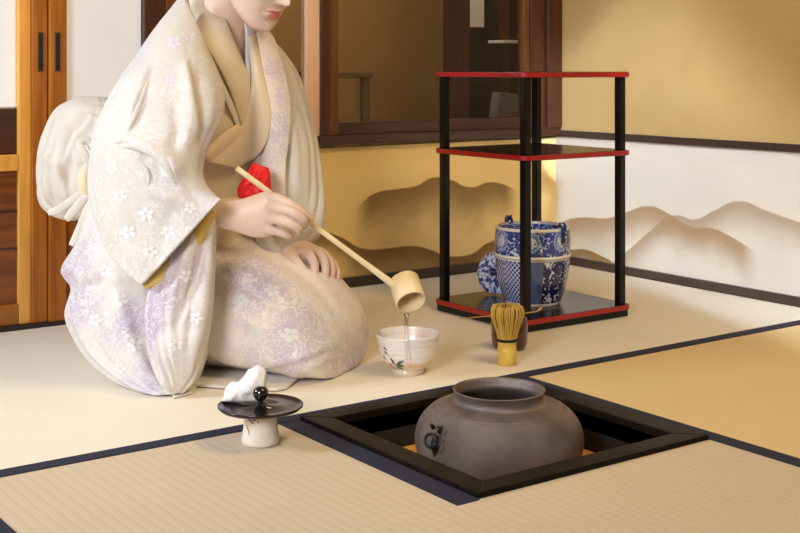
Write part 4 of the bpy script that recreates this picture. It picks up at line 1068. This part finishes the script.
# --- blossoms
M['blossom'] = mat('lavender_blossom', (.70, .62, .72), .8)
bpy.context.view_layer.update(); dg = bpy.context.evaluated_depsgraph_get()
def bvh_of(nm):
    o = bpy.data.objects[nm]; e = o.evaluated_get(dg); m_ = e.to_mesh(); vs = [v.co+Vector(PR.location) for v in m_.vertices]; fs = [tuple(p.vertices) for p in m_.polygons]
    t = BVHTree.FromPolygons(vs, fs); e.to_mesh_clear(); return t
M['gold_thread'] = mat('gold_thread', (.55, .42, .16), .5)
M['blossom_white'] = mat('white_blossom', (.74, .72, .70), .8)
def blossom(owner, bv, cx_, cy_, r, m, squash=.85, spin=.3):
    bm = bmesh.new()
    for k in range(5):
        a0 = 2*PI*k/5+spin; ex, ey = math.cos(a0), math.sin(a0)
        V = []; ok = True
        for u in (.18, .45, .72, .95):
            row = []
            wdt = {.18: .10, .45: .27, .72: .30, .95: .14}[u]
            for w_ in (-1, -.4, .4, 1):
                rr = u-(.06 if abs(w_) < .5 and u > .9 else 0)
                x = cx_+r*(ex*rr-ey*w_*wdt); y = cy_+r*squash*(ey*rr+ex*w_*wdt)
                p, n_ = hit(x, y, bv)
                if p is None: ok = False; break
                row.append(p+(CAM-p).normalized()*.0009)
            if not ok: break
            V.append(row)
        if ok:
            V = [[bm.verts.new(p) for p in row] for row in V]
            for a, b in zip(V[:-1], V[1:]):
                for q in range(3): bm.faces.new((a[q], a[q+1], b[q+1], b[q]))
    if len(bm.faces): 
        o = mesh_obj('painted_blossom', bm, m, owner, world=True)
        bm = bmesh.new(); pts = [hit(cx_+r*.15*math.cos(q), cy_+r*.15*squash*math.sin(q), bv)[0] for q in [2*PI*i/8 for i in range(8)]]
        if all(p is not None for p in pts):
            bm.faces.new([bm.verts.new(p+(CAM-p).normalized()*.0012) for p in pts]); mesh_obj('blossom_centre', bm, M['gold_thread'], o, world=True) if False else bm.free()
    else: bm.free()
_s = bvh_of('right_sleeve')
def roll(P, R_, sink, name='sleeve_fold'):
    T = []
    for x, y in P:
        p, n_ = hit(x, y, _s); T.append(p-(CAM-p).normalized()*sink)
    T = catmull(T, 7); rr = [max(.0006, q.x) for q in catmull([(r, 0, 0) for r in R_], 7)]
    bm = bmesh.new(); tube(bm, T, rr, 20, flat=.8, up=FV)
    return mesh_obj(name, bm, M['kimono_sleeve'], PR, world=True, sub=1)
roll([(120, 147), (134, 145), (148, 148), (160, 155), (169, 166), (174, 178), (178, 188)], [.002, .0075, .0105, .0115, .0105, .0075, .002], .0035)
roll([(140, 163), (146, 169), (149, 178), (148, 188)], [.001, .0045, .0045, .001], .001)
roll([(108, 140), (121, 141), (131, 124), (141, 100), (151, 72)], [.001, .003, .0045, .0045, .001], .0015)
SB, LB, DB = bvh_of('right_sleeve'), bvh_of('robe_skirt'), bvh_of('robe_drape')
FB = bvh_of('front_drape')
for x, y, r, sp in ((174, 43, 8, .3), (189, 36, 7.5, .9), (170, 80, 6.5, .1)): blossom(PR, SB, x, y, r, M['blossom'], spin=sp)
for x, y, r, sp in ((120, 196, 8, .2), (146, 214, 9, .8), (168, 232, 8, .4), (128, 232, 9, .5), (150, 252, 8, 0.), (112, 168, 7, .4), (190, 208, 7, .2)): blossom(PR, SB, x, y, r, M['blossom_white'], spin=sp)
for x, y, r, sp in ((240, 300, 10, .2), (272, 290, 9, .6), (300, 300, 11, .1), (330, 315, 10, .9), (290, 335, 11, .5), (255, 335, 9, .3), (325, 345, 9, .2), (235, 268, 8, .7), (350, 330, 7, .4)): blossom(PR, LB, x, y, r, M['blossom_white'], .75, sp)
for x, y, r, sp in ((120, 300, 9, .3), (135, 345, 9, .6), (95, 320, 8, .1), (105, 270, 8, .8), (120, 368, 7, .2)): blossom(PR, DB, x, y, r, M['blossom_white'], spin=sp)
for x, y, r, sp in ((186, 276, 8, .4), (196, 318, 8, .1), (176, 345, 8, .7)): blossom(PR, FB, x, y, r, M['blossom_white'], spin=sp)

# ------------------------------------------------------------------ red silk cloth
RC = tag(empty('silk_cloth', W(252, 185, 2.19)), 'bright red silk cloth tucked into the front of the sash', 'cloth')
bm = bmesh.new()
S = [(254, 163, 2.19, 268, 168, 2.20, .008), (247, 172, 2.182, 270, 176, 2.19, .014), (241, 182, 2.178, 271, 188, 2.185, .018), (237, 191, 2.178, 268, 199, 2.185, .016), (239, 198, 2.18, 258, 204, 2.185, .009)]
rings(bm, [frame_sec(a, b, h, 40) for a, b, h in smooth_secs(S, 6)])
folds(bm, [([(262, 168), (254, 182), (244, 196)], 2.5, -.006), ([(268, 174), (262, 188), (252, 200)], 2.5, .004)])
wrinkle(bm, .002, 40)
mesh_obj('folded_silk', bm, mat('red_silk', (.72, .010, .012), .5), RC, world=True, sub=1)
